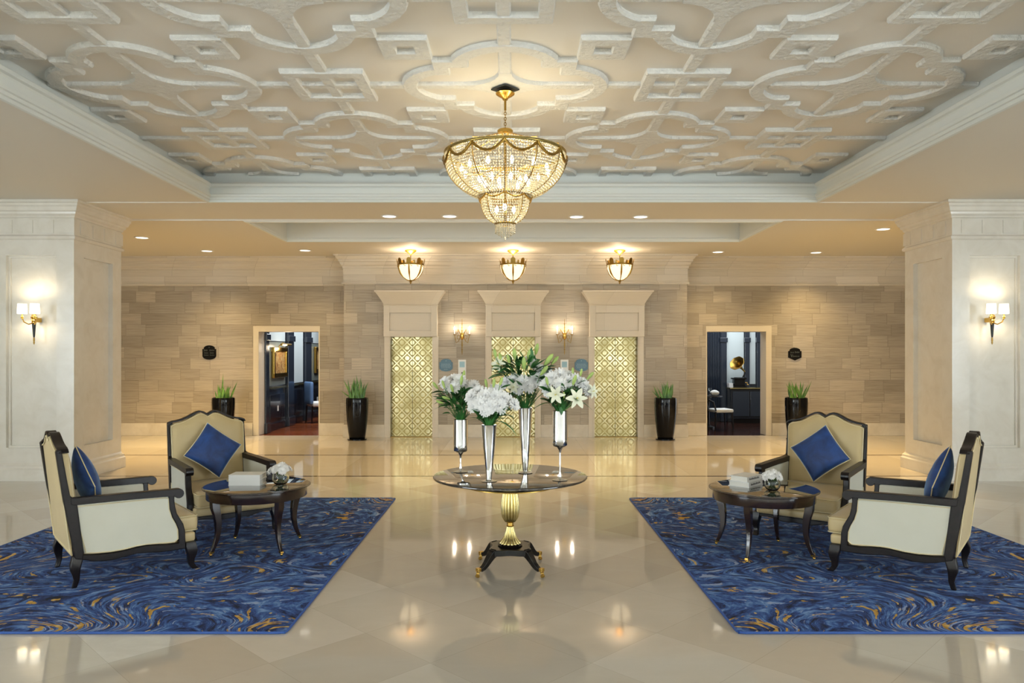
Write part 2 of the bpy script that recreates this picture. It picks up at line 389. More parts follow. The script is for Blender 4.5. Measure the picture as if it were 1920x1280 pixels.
M['bulb'] = emit('bulb_glow', (1, .90, .66), 22)
M['shade'] = emit('lit_shade', (1, .92, .74), 2.2)
M['bowl'] = emit('lit_bowl_glass', (1, .80, .52), .95)
M['flame'] = emit('candle_bulb', (1, .92, .74), 22)
g = G('crystal_beads'); nt = g.nt
tr = g.node('ShaderNodeBsdfTranslucent', {'Color': (1, .92, .72)}); gl = g.node('ShaderNodeBsdfGlossy', {'Color': (1, .97, .88), 'Roughness': .08}); df = g.node('ShaderNodeBsdfDiffuse', {'Color': (.86, .80, .62)})
m1 = g.node('ShaderNodeMixShader', {0: .45}); nt.links.new(tr.outputs[0], m1.inputs[1]); nt.links.new(df.outputs[0], m1.inputs[2])
m2 = g.node('ShaderNodeMixShader', {0: .25}); nt.links.new(m1.outputs[0], m2.inputs[1]); nt.links.new(gl.outputs[0], m2.inputs[2])
nt.links.new(m2.outputs[0], nt.nodes['Material Output'].inputs[0]); M['crystal'] = g.m
M['white'] = simple('white_enamel', (.8, .8, .78), .4)
M['grey'] = simple('dark_metal', rgb(58, 62, 62), .35, .6)
M['skywall'] = simple('lobby_wall_paint', rgb(214, 204, 184), .6)

# ================================================================ setting
S(MB().box(-11, 11, -6, 15.64, -.1, 0).build('floor', M['floor'], smooth=False))
ZF, ZB = 3.764, 3.73                      # soffit heights in front and behind
TX, TY0, TY1 = 4.10, 1.9, 10.07           # big coffer
BX, BY0, BY1 = 4.06, 11.42, 13.38         # rear coffer
b = MB()
b.box(-11, 11, -6, TY0, ZF, ZF+.12); b.box(-11, -TX, TY0, TY1, ZF, ZF+.12); b.box(TX, 11, TY0, TY1, ZF, ZF+.12)
b.box(-11, 11, TY1, 10.12, ZF, ZF+.12)
b.box(-11, 11, 10.12, 11.35, ZF-.012, ZF+.12)
b.box(-11, 11, 11.35, BY0, ZB, ZB+.12); b.box(-11, -BX, BY0, BY1, ZB, ZB+.12); b.box(BX, 11, BY0, BY1, ZB, ZB+.12); b.box(-11, 11, BY1, 15.64, ZB, ZB+.12)
b.box(-BX-.1, BX+.1, BY0-.1, BY1+.1, ZB+.55, ZB+.65)
ceil = S(b.build('ceiling', M['paint'], smooth=False))
ZC = 4.175
S(MB().box(-TX-.3, TX+.3, TY0-.3, TY1+.3, ZC, ZC+.1).build('ceiling_coffer', M['tray'], smooth=False))
# cornice around the big coffer (profile: offset inward, height)
def frame_mould(x0, x1, y0, y1, prof, name, mat):
    """rectangular moulding, prof = (offset into the opening, z) closed polygon"""
    m = MB(); n = len(prof); vs = []
    for (sx, sy) in ((-1, -1), (1, -1), (1, 1), (-1, 1)):
        for (o, z) in prof:
            vs.append(((x0+o) if sx < 0 else (x1-o), (y0+o) if sy < 0 else (y1-o), z))
    fs = []
    for c in range(4):
        d = (c+1) % 4
        for i in range(n):
            i2 = (i+1) % n; fs.append((c*n+i, c*n+i2, d*n+i2, d*n+i))
    m.add(vs, fs); return S(m.build(name, mat, smooth=False))
prof = [(-.03, ZF-.016), (.004, ZF-.016), (.004, ZF+.015), (.022, ZF+.02), (.022, ZF+.05), (.04, ZF+.056), (.045, ZF+.085), (.03, ZF+.09), (.018, ZF+.10), (.018, ZF+.165), (.03, ZF+.18), (.055, ZF+.19), (.055, ZF+.225), (.03, ZF+.235), (.02, ZF+.25), (-.139, ZF+.25), (-.139, ZF+.125), (-.03, ZF+.125)]
frame_mould(-TX, TX, TY0, TY1, prof, 'trim_1', M['cornice'])
# cove wall above the cornice, set back
b = MB(); zc0 = ZF+.25
for (x0, x1, y0, y1) in ((-TX-.3, TX+.3, TY1+.14, TY1+.3), (-TX-.3, TX+.3, TY0-.3, TY0-.14), (-TX-.3, -TX-.14, TY0-.3, TY1+.3), (TX+.14, TX+.3, TY0-.3, TY1+.3)):
    b.box(x0, x1, y0, y1, ZF+.12, ZC)
S(b.build('trim_2', M['cornice'], smooth=False))
prof = [(-.05, ZB-.004), (-.03, ZB-.018), (.012, ZB-.018), (.012, ZB+.012), (.02, ZB+.02), (.02, ZB+.045), (.008, ZB+.055), (.008, ZB+.548), (-.05, ZB+.548)]
frame_mould(-BX, BX, BY0, BY1, prof, 'trim_3', M['cornice'])

# plaster relief of the coffer
rel = MB()
def rib(pts, wid, dz, closed=False):
    n = len(pts); P = [Vector((p[0], p[1])) for p in pts]; L = []; Rr = []
    for i in range(n):
        a = P[i-1] if (closed or i > 0) else None; c = P[(i+1) % n] if (closed or i < n-1) else None
        d1 = (P[i]-a).normalized() if a is not None else None; d2 = (c-P[i]).normalized() if c is not None else None
        if d1 is None: d1 = d2
        if d2 is None: d2 = d1
        n1 = Vector((-d1.y, d1.x)); n2 = Vector((-d2.y, d2.x)); m = n1+n2
        m = m.normalized() if m.length > 1e-6 else n1
        k = min(1.6, 1/max(.3, m.dot(n1)))
        L.append(P[i]+m*wid/2*k); Rr.append(P[i]-m*wid/2*k)
    vs = []
    bev = .012
    for i in range(n):
        l, r = L[i], Rr[i]; cc = (l+r)/2; l2 = l+(cc-l).normalized()*bev; r2 = r+(cc-r).normalized()*bev
        vs += [(l.x, l.y, ZC), (l.x, l.y, ZC-dz*.6), (l2.x, l2.y, ZC-dz), (r2.x, r2.y, ZC-dz), (r.x, r.y, ZC-dz*.6), (r.x, r.y, ZC)]
    fs = []
    for i in range(n if closed else n-1):
        jn = (i+1) % n
        for k in range(5): fs.append((i*6+k, i*6+k+1, jn*6+k+1, jn*6+k))
    if not closed: fs += [tuple(range(6)), tuple((n-1)*6+k for k in range(5, -1, -1))]
    rel.add(vs, fs)
def quatre(cx, cyy):
    out = []
    for q in range(4):
        rot = q*PI/2; cr, sr = math.cos(rot), math.sin(rot); pts = []
        for i in range(13):
            a = R(-66+132*i/12); pts.append((.46+.41*math.cos(a), .41*math.sin(a)))
        pts += [(.545, .375), (.545, .545)]
        # next lobe starts at (.375,.627) after a return to (.375,.545)
        pts += [(.375, .545)]
        out += [(cx+p[0]*cr-p[1]*sr, cyy+p[0]*sr+p[1]*cr) for p in pts]
    rib(out, .138, .042, True)
    # flared star
    fl = []
    for q in range(4):
        rot = q*PI/2; cr, sr = math.cos(rot), math.sin(rot)
        for i in range(7):
            t = i/6; a = PI+ (PI/2)*t   # concave arc between arms
            px, py = .34+.285*math.cos(PI+ (PI/2)*(1-t)) if False else 0, 0
        arc = []
        for i in range(7):
            a = -PI/2-(PI/2)*i/6
            arc.append((.345+.29*math.cos(a), .345+.29*math.sin(a)))
        fl += [(p[0]*cr-p[1]*sr, p[0]*sr+p[1]*cr) for p in arc]
    n = len(fl)
    vs = [(cx+x_, cyy+y_, ZC) for x_, y_ in fl]+[(cx+x_, cyy+y_, ZC-.038) for x_, y_ in fl]+[(cx, cyy, ZC-.038)]
    fs = [(i, (i+1) % n, n+(i+1) % n, n+i) for i in range(n)]+[(n+i, n+(i+1) % n, 2*n) for i in range(n)]
    rel.add(vs, fs)
def ring(cx, cyy, half, wid, dz):
    h = half-wid/2; rib([(cx-h, cyy-h), (cx+h, cyy-h), (cx+h, cyy+h), (cx-h, cyy+h)], wid, dz, True)
LX, LY = -.07, 6.83; PX, PY = 1.595, 1.69
def xin(x_): return max(-TX-.1, min(TX+.1, x_))
for jj in range(-3, 3):
    yy = LY+jj*PY
    if TY0-.1 < yy < TY1+.12: rib([(-TX-.13, yy), (TX+.13, yy)], .105, .033)
for kk in range(-3, 4):
    xx = LX+kk*PX
    if abs(xx) < TX+.1: rib([(xx, TY0-.1), (xx, TY1+.13)], .11, .035)
for jj in range(-3, 3):
    for kk in range(-3, 4):
        cxx, cyy = LX+kk*PX, LY+jj*PY
        if abs(cxx) < TX+.35 and TY0-.5 < cyy < TY1+.5:
            if (jj+kk) % 2 == 0: quatre(cxx, cyy)
            else: ring(cxx, cyy, .365, .115, .045)
        c2, d2 = cxx+PX/2, cyy+PY/2
        if abs(c2) < TX+.05 and TY0 < d2 < TY1: ring(c2, d2, .20, .13, .040)
def clipf(v):
    return (max(-TX-.135, min(TX+.135, v[0])), max(TY0-.135, min(TY1+.135, v[1])), v[2])
ro = rel.build('plaster_relief', M['relief'], ceil, smooth=False, merge=False)
bm = bmesh.new(); bm.from_mesh(ro.data)
for (co, no) in (((TX+.135, 0, 0), (1, 0, 0)), ((-TX-.135, 0, 0), (-1, 0, 0)), ((0, TY1+.135, 0), (0, 1, 0)), ((0, TY0-.135, 0), (0, -1, 0))):
    bmesh.ops.bisect_plane(bm, geom=bm.verts[:]+bm.edges[:]+bm.faces[:], plane_co=co, plane_no=no, clear_outer=True)
bm.to_mesh(ro.data); bm.free()

# ---- walls
YW, YB = 15.63, 15.30
DLX0, DLX1, DRX0, DRX1, DZ = -5.33, -4.065, 4.055, 5.30, 2.18
BL, BR = -3.465, 3.565
b = MB()
for (x0, x1, z0, z1) in ((-11, DLX0, 0, ZB), (DLX0, DLX1, DZ, ZB), (DLX1, DRX0, 0, ZB), (DRX0, DRX1, DZ, ZB), (DRX1, 11, 0, ZB)):
    b.box(x0, x1, YW, YW+.36, z0, z1)
EO = [(-2.525, -1.64), (-.455, .46), (1.655, 2.565)]   # lift openings
EZ = 2.075; prev = BL
for (x0, x1) in EO:
    b.box(prev, x0, YB, YW, 0, ZB); b.box(x0, x1, YB, YW, EZ, ZB); prev = x1
b.box(prev, BR, YB, YW, 0, ZB)
S(b.build('wall_back', M['stone'], smooth=False))
S(MB().box(-11.2, -11, -6, 16, 0, 3.9).build('wall_left', M['skywall'], smooth=False))
S(MB().box(11, 11.2, -6, 16, 0, 3.9).build('wall_right', M['skywall'], smooth=False))
b = MB(); edges = [-11]
for wx in WIN_X: edges += [wx-1.2, wx+1.2]
edges.append(11)
for i in range(0, len(edges), 2): b.box(edges[i], edges[i+1], -6.2, -6, 0, 3.9)
for wx in WIN_X: b.box(wx-1.2, wx+1.2, -6.2, -6, 0, .3); b.box(wx-1.2, wx+1.2, -6.2, -6, 3.4, 3.9)
S(b.build('wall_front', M['skywall'], smooth=False))
for i, wx in enumerate(WIN_X):
    b = MB()
    for q in (-1.2, -.4, .36, 1.15): b.box(wx+q, wx+q+.05, -6.14, -6.06, .3, 3.4)
    for q in (.3, 2.3, 3.35): b.box(wx-1.2, wx+1.2, -6.14, -6.06, q, q+.05)
    S(b.build('window_%d' % (i+1), M['grey'], smooth=False))
# baseboards, frieze and cornices
b = MB(); zb = .26; t = .022
for (x0, x1) in ((-11, DLX0-.12), (DLX1+.0, BL-.0), (BR+.0, DRX0), (DRX1+.12, 11)): b.box(x0, x1, YW-t, YW, 0, zb)
prev = BL
for (x0, x1) in EO: b.box(prev-(t if prev == BL else 0), x0-.11, YB-t, YB, 0, zb); prev = x1+.11
b.box(prev, BR+t, YB-t, YB, 0, zb); b.box(BL-t, BL, YB, YW, 0, zb); b.box(BR, BR+t, YB, YW, 0, zb)
S(b.build('baseboard_back', M['base'], smooth=False, bevel=.004))
def wall_prof(name, prof, mat):
    """prof: closed polygon (distance out of the wall, z), run along the stepped back wall"""
    n = len(prof); path = [(-11, YW, 0), (BL, YW, -1), (BL, YB, -1), (BR, YB, 1), (BR, YW, 1), (11, YW, 0)]
    m = MB(); vs = []
    for (x_, y_, sx) in path:
        for (o, z_) in prof: vs.append((x_+sx*o, y_-o, z_))
    fs = []
    for c in range(len(path)-1):
        for i in range(n):
            i2 = (i+1) % n; fs.append((c*n+i, c*n+i2, (c+1)*n+i2, (c+1)*n+i))
    m.add(vs, fs); return S(m.build(name, mat, smooth=False))
wall_prof('trim_4', [(0, 3.13), (.03, 3.13), (.045, 3.145), (.045, 3.165), (.028, 3.18), (.028, 3.20), (.015, 3.21), (.015, 3.46), (.03, 3.47), (.03, 3.50), (.06, 3.53), (.075, 3.58), (.10, 3.60), (.10, 3.63), (.13, 3.65), (.16, 3.70), (.18, 3.705), (.18, ZB), (0, ZB)], M['frieze'])
# restaurant door surrounds
for i, (x0, x1) in enumerate(((DLX0, DLX1), (DRX0, DRX1))):
    b = MB(); yy = YW-.008
    b.box(x0-.11, x0+.006, yy, YW+.365, 0, DZ) if i == 0 else b.box(x0-.02, x0+.006, yy, YW+.365, 0, DZ)
    b.box(x1-.006, x1+(.11 if i else .02), yy, YW+.365, 0, DZ); b.box(x0-(.11 if i == 0 else .02), x1+(.11 if i else .02), yy, YW+.365, DZ-.006, DZ+.11)
    S(b.build('trim_%d' % (5+i), M['cream'], smooth=False, bevel=.004))
# lift surrounds with flared heads
for i, (x0, x1) in enumerate(EO):
    cx_ = (x0+x1)/2; hw = (x1-x0)/2
    b = MB()
    for (a0, a1) in ((x0-.11, x0), (x1, x1+.11)): b.box(a0, a1, YB-.03, YB+.1, 0, EZ)
    for (a0, a1) in ((x0-.02, x0+.012), (x1-.012, x1+.02)): b.box(a0, a1, YB-.045, YB+.1, 0, EZ)
    S(b.build('trim_%d' % (7+3*i), M['cream'], smooth=False, bevel=.004))
    bw = hw+.10; z0, z1 = EZ-.015, 2.70; yf = YB-.17
    b = MB()
    px, pz0, pz1 = bw-.12, z0+.12, z1-.16
    b.box(cx_-bw, cx_-px, yf, YB, z0, z1); b.box(cx_+px, cx_+bw, yf, YB, z0, z1); b.box(cx_-px, cx_+px, yf, YB, z0, pz0); b.box(cx_-px, cx_+px, yf, YB, pz1, z1)
    b.box(cx_-px, cx_+px, yf+.035, YB, pz0, pz1)
    S(b.build('trim_%d' % (8+3*i), M['cream'], smooth=False, bevel=.005))
    prof = [(-.01, 2.67), (.012, 2.70), (.0, 2.71), (.01, 2.735), (.035, 2.78), (.065, 2.83), (.10, 2.885), (.135, 2.935), (.14, 2.945), (.16, 2.955), (.16, 2.985)]
    vs = []; n = len(prof)
    for (o, z_) in prof: vs += [(cx_-bw-o, YB, z_), (cx_-bw-o, yf-o, z_), (cx_+bw+o, yf-o, z_), (cx_+bw+o, YB, z_)]
    fs = [(k*4+e, k*4+e+1, (k+1)*4+e+1, (k+1)*4+e) for k in range(n-1) for e in range(3)]
    fs += [(3, 2, 1, 0), tuple((n-1)*4+e for e in range(4)), tuple(k*4 for k in range(n))+tuple(k*4+3 for k in range(n-1, -1, -1))]
    S(MB().add(vs, fs).build('trim_%d' % (9+3*i), M['cream'], smooth=False))
    d = bpy.data.objects.new('door_%d' % (i+1), None); C.objects.link(d); S(d); d.location = (cx_, YB+.14, 0)
    for sgn in (-1, 1):
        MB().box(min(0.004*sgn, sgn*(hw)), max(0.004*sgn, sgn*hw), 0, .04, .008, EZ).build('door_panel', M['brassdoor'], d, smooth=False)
    MB().box(-hw, hw, -.14, .05, 0, .008).build('door_sill', M['oldgold'], d, smooth=False)
    MB().box(-hw-.05, hw+.05, .05, .07, 0, EZ+.1).build('door_backing', M['navyd'], d, smooth=False)

# ---- columns
def column(side):
    s = side; xi, xo = 5.91, 7.06; y0, y1 = 10.05, 11.26
    cx_, cyy = (xi+xo)/2, (y0+y1)/2; hx, hy = (xo-xi)/2, (y1-y0)/2
    d = bpy.data.objects.new('column', None); C.objects.link(d); S(d); d.location = (s*cx_, cyy, 0)
    prop(d, 'square cream marble column with wall lamp at the %s of the lobby' % ('left' if s < 0 else 'right'), 'column')
    # body as four framed faces
    rec = .065; bm = MB(); zt, z0 = 3.26, .22; pz0, pz1 = .44, 3.03
    core = MB().box(-hx+rec, hx-rec, -hy+rec, hy-rec, z0, zt)
    core.build('recessed_panel', M['marble'], d, smooth=False)
    for ax in (0, 1):
        hw, hd = (hx, hy) if ax == 0 else (hy, hx); q = hw-.235
        for sg in (-1, 1):
            def bx(a0, a1, z_0, z_1):
                dd = sorted((sg*(hd-rec), sg*hd))
                if ax == 0: bm.box(a0, a1, dd[0], dd[1], z_0, z_1)
                else: bm.box(dd[0], dd[1], a0, a1, z_0, z_1)
            if ax == 0: bx(-hw, -q, z0, zt); bx(q, hw, z0, zt)
            else: bx(-hw+rec, -q, z0, zt); bx(q, hw-rec, z0, zt)
            bx(-q, q, z0, pz0); bx(-q, q, pz1, zt)
            # bead inside the panel
            e = .03
            def bx2(a0, a1, z_0, z_1):
                dd = sorted((sg*(hd-rec), sg*(hd-rec+.022)))
                if ax == 0: bm.box(a0, a1, dd[0], dd[1], z_0, z_1)
                else: bm.box(dd[0], dd[1], a0, a1, z_0, z_1)
            if ax == 0: bx2(-q, -q+e, pz0, pz1); bx2(q-e, q, pz0, pz1); bx2(-q+e, q-e, pz0, pz0+e); bx2(-q+e, q-e, pz1-e, pz1)
    bm.build('shaft', M['marble'], d, smooth=False)
    def sq(prof, name, mat=M['marble']):
        vs = []; n = len(prof)
        for (o, z_) in prof: vs += [(-hx-o, -hy-o, z_), (hx+o, -hy-o, z_), (hx+o, hy+o, z_), (-hx-o, hy+o, z_)]
        fs = [(k*4+e, k*4+(e+1) % 4, (k+1)*4+(e+1) % 4, (k+1)*4+e) for k in range(n-1) for e in range(4)]
        fs += [(3, 2, 1, 0), tuple((n-1)*4+e for e in range(4))]
        return MB().add(vs, fs).build(name, mat, d, smooth=False)
    sq([(.045, 0), (.045, .15), (.03, .17), (.03, .195), (.012, .215), (.0, .235)], 'plinth')
    sq([(0, 3.24), (.022, 3.25), (.03, 3.265), (.03, 3.285), (.012, 3.30), (.004, 3.31), (.004, 3.53), (.02, 3.54), (.02, 3.56), (.045, 3.585), (.05, 3.61), (.07, 3.625), (.085, 3.67), (.10, 3.69), (.10, 3.715), (.125, 3.73), (.125, 3.762)], 'capital')
    fl = MB()
    for k in range(4):
        xx_ = -hy+.14+k*.30
        for q in (-1, 1): fl.box(*sorted((q*(hx+.003), q*(hx+.012))), xx_, xx_+.20, 3.33, 3.51)
        xx_ = -hx+.12+k*.28
        fl.box(xx_, xx_+.20, -hy-.012, -hy-.003, 3.33, 3.51)
    fl.build('frieze_block', M['marble'], d, smooth=False)
    return d
column(-1); column(1)

# ================================================================ rooms beyond the doorways
def room(i, x0, x1, fl):
    b = MB().box(x0, x1, YW+.01, 22.5, -.1, -.002); S(b.build('floor_room', fl, smooth=False))
    S(MB().box(x0, x1, YW+.36, 22.5, 3.0, 3.1).build('ceiling_room', M['paint'], smooth=False))
    S(MB().box(x0, x1, 22.5, 22.6, 0, 3.0).build('wall_room', M['navyd'], smooth=False))
room(0, -9.5, -1.0, M['parquet']); room(1, 1.0, 9.5, M['parquetd'])
S(MB().box(-1.1, -1.0, YW+.36, 22.5, 0, 3).build('wall_partition', M['navyd'], smooth=False))
S(MB().box(1.0, 1.1, YW+.36, 22.5, 0, 3).build('wall_partition', M['navyd'], smooth=False))
def panel_wall(s, segs, xw):
    """panelled wall running away from the lobby at |x| = xw; segs = (y0, y1, kind)"""
    d = bpy.data.objects.new('wall_panelled', None); C.objects.link(d); S(d); d.location = (s*xw, YW, 0)
    def bx(m, t, y0, y1, z0, z1, t0=0):
        xs = sorted((-s*t0, -s*t)); m.box(xs[0], xs[1], y0-YW, y1-YW, z0, z1)
    m = MB(); xs = sorted((0, s*.2)); m.box(xs[0], xs[1], .36, 22.5-YW, 0, 3.0); m.build('panelling', M['navy'], d, smooth=False)
    for (y0, y1, k) in segs:
        if k == 'pil':
            m = MB(); bx(m, .07, y0, y1, 0, 3.0); bx(m, .10, y0-.02, y1+.02, 0, .22); bx(m, .10, y0-.02, y1+.02, 2.0, 2.14); m.build('pilaster', M['navy'], d, smooth=False, bevel=.01)
        elif k == 'light':
            m = MB(); bx(m, .012, y0+.04, y1-.04, 1.0, 3.0); m.build('pale_panel', M['palep'], d, smooth=False)
            m = MB(); bx(m, .03, y0+.08, y1-.08, .25, .85); m.build('lower_panel', M['navyd'], d, smooth=False, bevel=.01)
        elif k == 'paint':
            m = MB(); bx(m, .012, y0+.03, y1-.03, 2.0, 3.0); m.build('pale_panel', M['palep'], d, smooth=False)
            m = MB(); bx(m, .012, y0+.03, y1-.03, 1.0, 1.98); m.build('grey_panel', M['moss'], d, smooth=False)
            m = MB(); bx(m, .03, y0+.12, y1-.12, .25, .80); m.build('lower_panel', M['navyd'], d, smooth=False, bevel=.01)
            m = MB(); bx(m, .006, y0+.6, y0+.68, .42, .54, .0); bx(m, .037, y0+.6, y0+.68, .42, .54, .03); m.build('socket_plate', M['white'], d, smooth=False)
    y0, y1 = segs[0][0], segs[-1][1]
    m = MB(); bx(m, .045, y0, y1, .93, .97); m.build('chair_rail', M['champ'], d, smooth=False)
    m = MB(); bx(m, .04, y0, y1, 0, .16); m.build('skirting', M['navyd'], d, smooth=False)
panel_wall(-1, [(15.99, 16.22, 'pil'), (16.28, 17.55, 'paint'), (17.6, 18.05, 'pil'), (18.1, 19.05, 'light'), (19.1, 19.62, 'pil'), (19.7, 21.2, 'paint'), (21.3, 21.8, 'pil')], 5.36)
# right room: the panelled wall faces the doorway
d = bpy.data.objects.new('wall_panelled', None); C.objects.link(d); S(d); d.location = (5.6, 18.9, 0)
MB().box(-2.6, 1.6, 0, .1, 0, 3.0).build('panelling', M['navy'], d, smooth=False)
m = MB()
for (x0, x1) in ((-.36, -.21), (.25, .37), (.55, .74)): m.box(x0, x1, -.08, 0, 0, 3.0); m.box(x0-.02, x1+.02, -.10, 0, 2.0, 2.12)
m.build('pilaster', M['navy'], d, smooth=False, bevel=.008)
MB().box(-.20, .235, -.015, 0, .95, 3.0).box(.385, .53, -.015, 0, .95, 3.0).build('pale_panel', M['palep'], d, smooth=False)
m = MB()
for k in range(9): m.tube([(-.72+.043*k, -.05, .1), (-.72+.043*k, -.05, 3.0)], .019, 8)
m.build('fluted_panel', M['navy'], d)
def painting(s, y, z0, z1, wy, label, lamp=True):
    t = thing('framed_painting', label, 'painting', (s*5.346, y, (z0+z1)/2)); hz = (z1-z0)/2; hy = wy/2
    m = MB(); a = -s
    def bx(m, t0, t1, y0, y1, zz0, zz1): xs = sorted((a*t0, a*t1)); m.box(xs[0], xs[1], y0, y1, zz0, zz1)
    for (y0, y1, q0, q1) in ((-hy, hy, hz-.09, hz), (-hy, hy, -hz, -hz+.09), (-hy, -hy+.09, -hz+.09, hz-.09), (hy-.09, hy, -hz+.09, hz-.09)): bx(m, .0, .07, y0, y1, q0, q1)
    m.build('frame', M['gold'], t, smooth=False, bevel=.015)
    m = MB(); bx(m, .01, .03, -hy+.09, hy-.09, -hz+.09, hz-.09); m.build('canvas', M['canvas'], t, smooth=False)
    if lamp:
        m = MB(); m.tube([(a*.01, 0, hz+.02), (a*.10, 0, hz+.10), (a*.18, 0, hz+.07)], .012); m.tube([(a*.18, -hy*.7, hz+.06), (a*.18, hy*.7, hz+.06)], .028); m.build('picture_lamp', M['gold'], t)
        light('picture_light', 'POINT', (a*.22, 0, hz+.0), 5, WARM2, parent=t, shadow_soft_size=.08)
painting(-1, 17.0, 1.17, 1.86, .98, 'gilt framed painting under a brass lamp in the left doorway')
painting(-1, 20.5, 1.2, 1.9, .95, 'far gilt framed painting cut by the right edge of left doorway', False)
light('lounge_lamp', 'AREA', (-4.2, 18.3, 2.95), 90, (.92, .96, 1.0), shape='RECTANGLE', size=1.6, size_y=4)
light('lounge_lamp', 'AREA', (5.2, 17.6, 2.95), 60, (.92, .96, 1.0), shape='RECTANGLE', size=2.2, size_y=1.8)
# left room: dining chair and table
def dining(x, y, rz, label):
    t = thing('dining_chair', label, 'chair', (x, y, 0), rz)
    MB().rbox(-.24, .24, -.24, .22, .40, .52, .04, 6).build('seat', M['linen'], t)
    MB().rbox(-.24, .24, .20, .29, .46, 1.02, .04, 6).build('backrest', M['bluechair'], t)
    for (a, c) in ((-.2, -.2), (.2, -.2), (-.2, .22), (.2, .22)): MB().tube([(a, c, .42), (a*1.05, c*1.1, 0)], [.024, .015], 6).build('leg', M['frame'], t)
dining(-4.88, 18.7, R(125), 'blue backed dining chair inside the left doorway')
def dtable(x, y, label, r=.5):
    t = thing('dining_table', label, 'table', (x, y, 0))
    MB().lathe([(.0, .72), (r, .72), (r, .745), (0, .745)], 32, cap=False).build('tabletop', M['frame'], t, smooth=False)
    MB().lathe([(.28, 0), (.28, .03), (.05, .08), (.045, .5), (.08, .72)], 20).build('pedestal', M['frame'], t)
dtable(-4.55, 20.2, 'dark round dining table behind the blue chair in left doorway')
def goblet(x, y, z, label, h=.17, grp=None):
    o = MB().lathe([(.035, 0), (.035, .005), (.006, .012), (.005, h*.5), (.03, h*.6), (.036, h*.8), (.032, h)], 14).build('wine_glass', M['glass'], None); o.location = (x, y, z)
    prop(o, label, 'glass', grp)
goblet(-4.72, 20.0, .746, 'nearer stemmed glass on dark table in the left doorway'); goblet(-4.6, 20.3, .746, 'farther stemmed glass on dark table in the left doorway')
o = MB().rbox(-.12, .12, -.09, .09, 0, .10, .03, 6, (0, 0, .04)).build('folded_napkin', M['linen']); o.location = (-4.36, 20.05, .79); prop(o, 'white folded napkin on dark table in the left doorway', 'napkin')
# right room: sideboard, gramophone, books, table with napkin, chair
t = thing('sideboard', 'dark navy panelled sideboard with gilt edge in the right doorway', 'sideboard', (5.84, 18.62, 0))
MB().box(-.46, .46, -.19, .15, .10, .84).build('body', M['navyd'], t, smooth=False, bevel=.01)
MB().box(-.49, .48, -.22, .17, .842, .875).build('top', M['champ'], t, smooth=False, bevel=.006)
MB().box(-.44, .44, -.17, .15, 0, .10).build('plinth', M['black'], t, smooth=False)
for q in (-.42, .02): MB().box(q, q+.40, -.205, -.191, .17, .78).build('door', M['navy'], t, smooth=False, bevel=.006)
t = thing('gramophone', 'antique gramophone with flared brass horn on the sideboard', 'gramophone', (5.62, 18.60, .876))
MB().box(-.16, .16, -.15, .15, 0, .045).box(-.125, .125, -.12, .12, .045, .20).box(-.16, .16, -.15, .15, .20, .24).build('case', M['black'], t, smooth=False, bevel=.008)
MB().lathe([(.12, .24), (.12, .25), (.0, .255)], 28, cap=False).build('turntable', M['grey'], t)
prof = [(.018, 0), (.022, .10), (.034, .20), (.058, .29), (.10, .36), (.15, .405), (.19, .42)]
n = 28; hm = MB(); vs = []
for (r_, q) in prof+[(r_-.006, q+.002) for (r_, q) in prof[::-1]]:
    for k in range(n):
        a = 2*PI*k/n; rr_ = r_*(1+.035*math.cos(8*a)*min(1, q*2)); vs.append((rr_*math.cos(a), rr_*math.sin(a), q))
fs = [(i*n+k, i*n+(k+1) % n, (i+1)*n+(k+1) % n, (i+1)*n+k) for i in range(2*len(prof)-1) for k in range(n)]
dirv = Vector((-.62, -.55, .50)).normalized(); rot = dirv.to_track_quat('Z', 'Y').to_matrix().to_4x4()
hm.add(vs, fs).build('horn', M['oldgold'], t, mat4=Matrix.Translation((.17, .06, .39))@rot)
MB().tube([(.13, .10, .24), (.18, .10, .34), (.17, .06, .40)], .016).build('tone_arm', M['black'], t)
MB().tube([(.16, 0, .12), (.21, 0, .12), (.21, 0, .07), (.24, 0, .07)], .008, 6).build('crank', M['gold'], t)
for k in range(3):
    o = MB().box(-.05, .05, -.08, .08, 0, .035).build('book', M['book'], smooth=False); o.location = (5.402-.002*k, 18.58, .8765+.036*k); o.rotation_euler.z = R(1.5*k)
    prop(o, ['lowest', 'middle', 'topmost'][k]+' small pale book piled left of the gramophone', 'book', 'books beside the gramophone')
t = thing('dining_table', 'small dark table with white napkin at left of right doorway', 'table', (4.52, 17.3, 0))
MB().lathe([(0, .72), (.32, .72), (.32, .745), (0, .745)], 28, cap=False).build('tabletop', M['frame'], t, smooth=False)
MB().lathe([(.15, 0), (.15, .03), (.04, .07), (.03, .5), (.06, .72)], 16).build('pedestal', M['frame'], t)
o = MB().rbox(-.1, .1, -.07, .07, 0, .06, .03, 6, (0, 0, .04)).build('folded_napkin', M['linen']); o.location = (4.64, 17.2, .782); prop(o, 'white folded napkin on small table in the right doorway', 'napkin')
goblet(4.60, 17.42, .746, 'stemmed glass on small table in the right doorway')
t = thing('dining_chair', 'dark chair with white seat beside sideboard in right doorway', 'chair', (4.66, 16.78, 0), R(100))
MB().rbox(-.22, .22, -.22, .20, .40, .48, .03, 6).build('seat', M['linen'], t)
MB().tube([(-.2, .2, .45), (-.2, .26, .64), (0, .28, .68), (.2, .26, .64), (.2, .2, .45)], .02, 8).build('backrest', M['frame'], t)
for (a, c) in ((-.19, -.19), (.19, -.19), (-.19, .2), (.19, .2)): MB().tube([(a, c, .42), (a*1.05, c*1.1, 0)], [.022, .014], 6).build('leg', M['frame'], t)

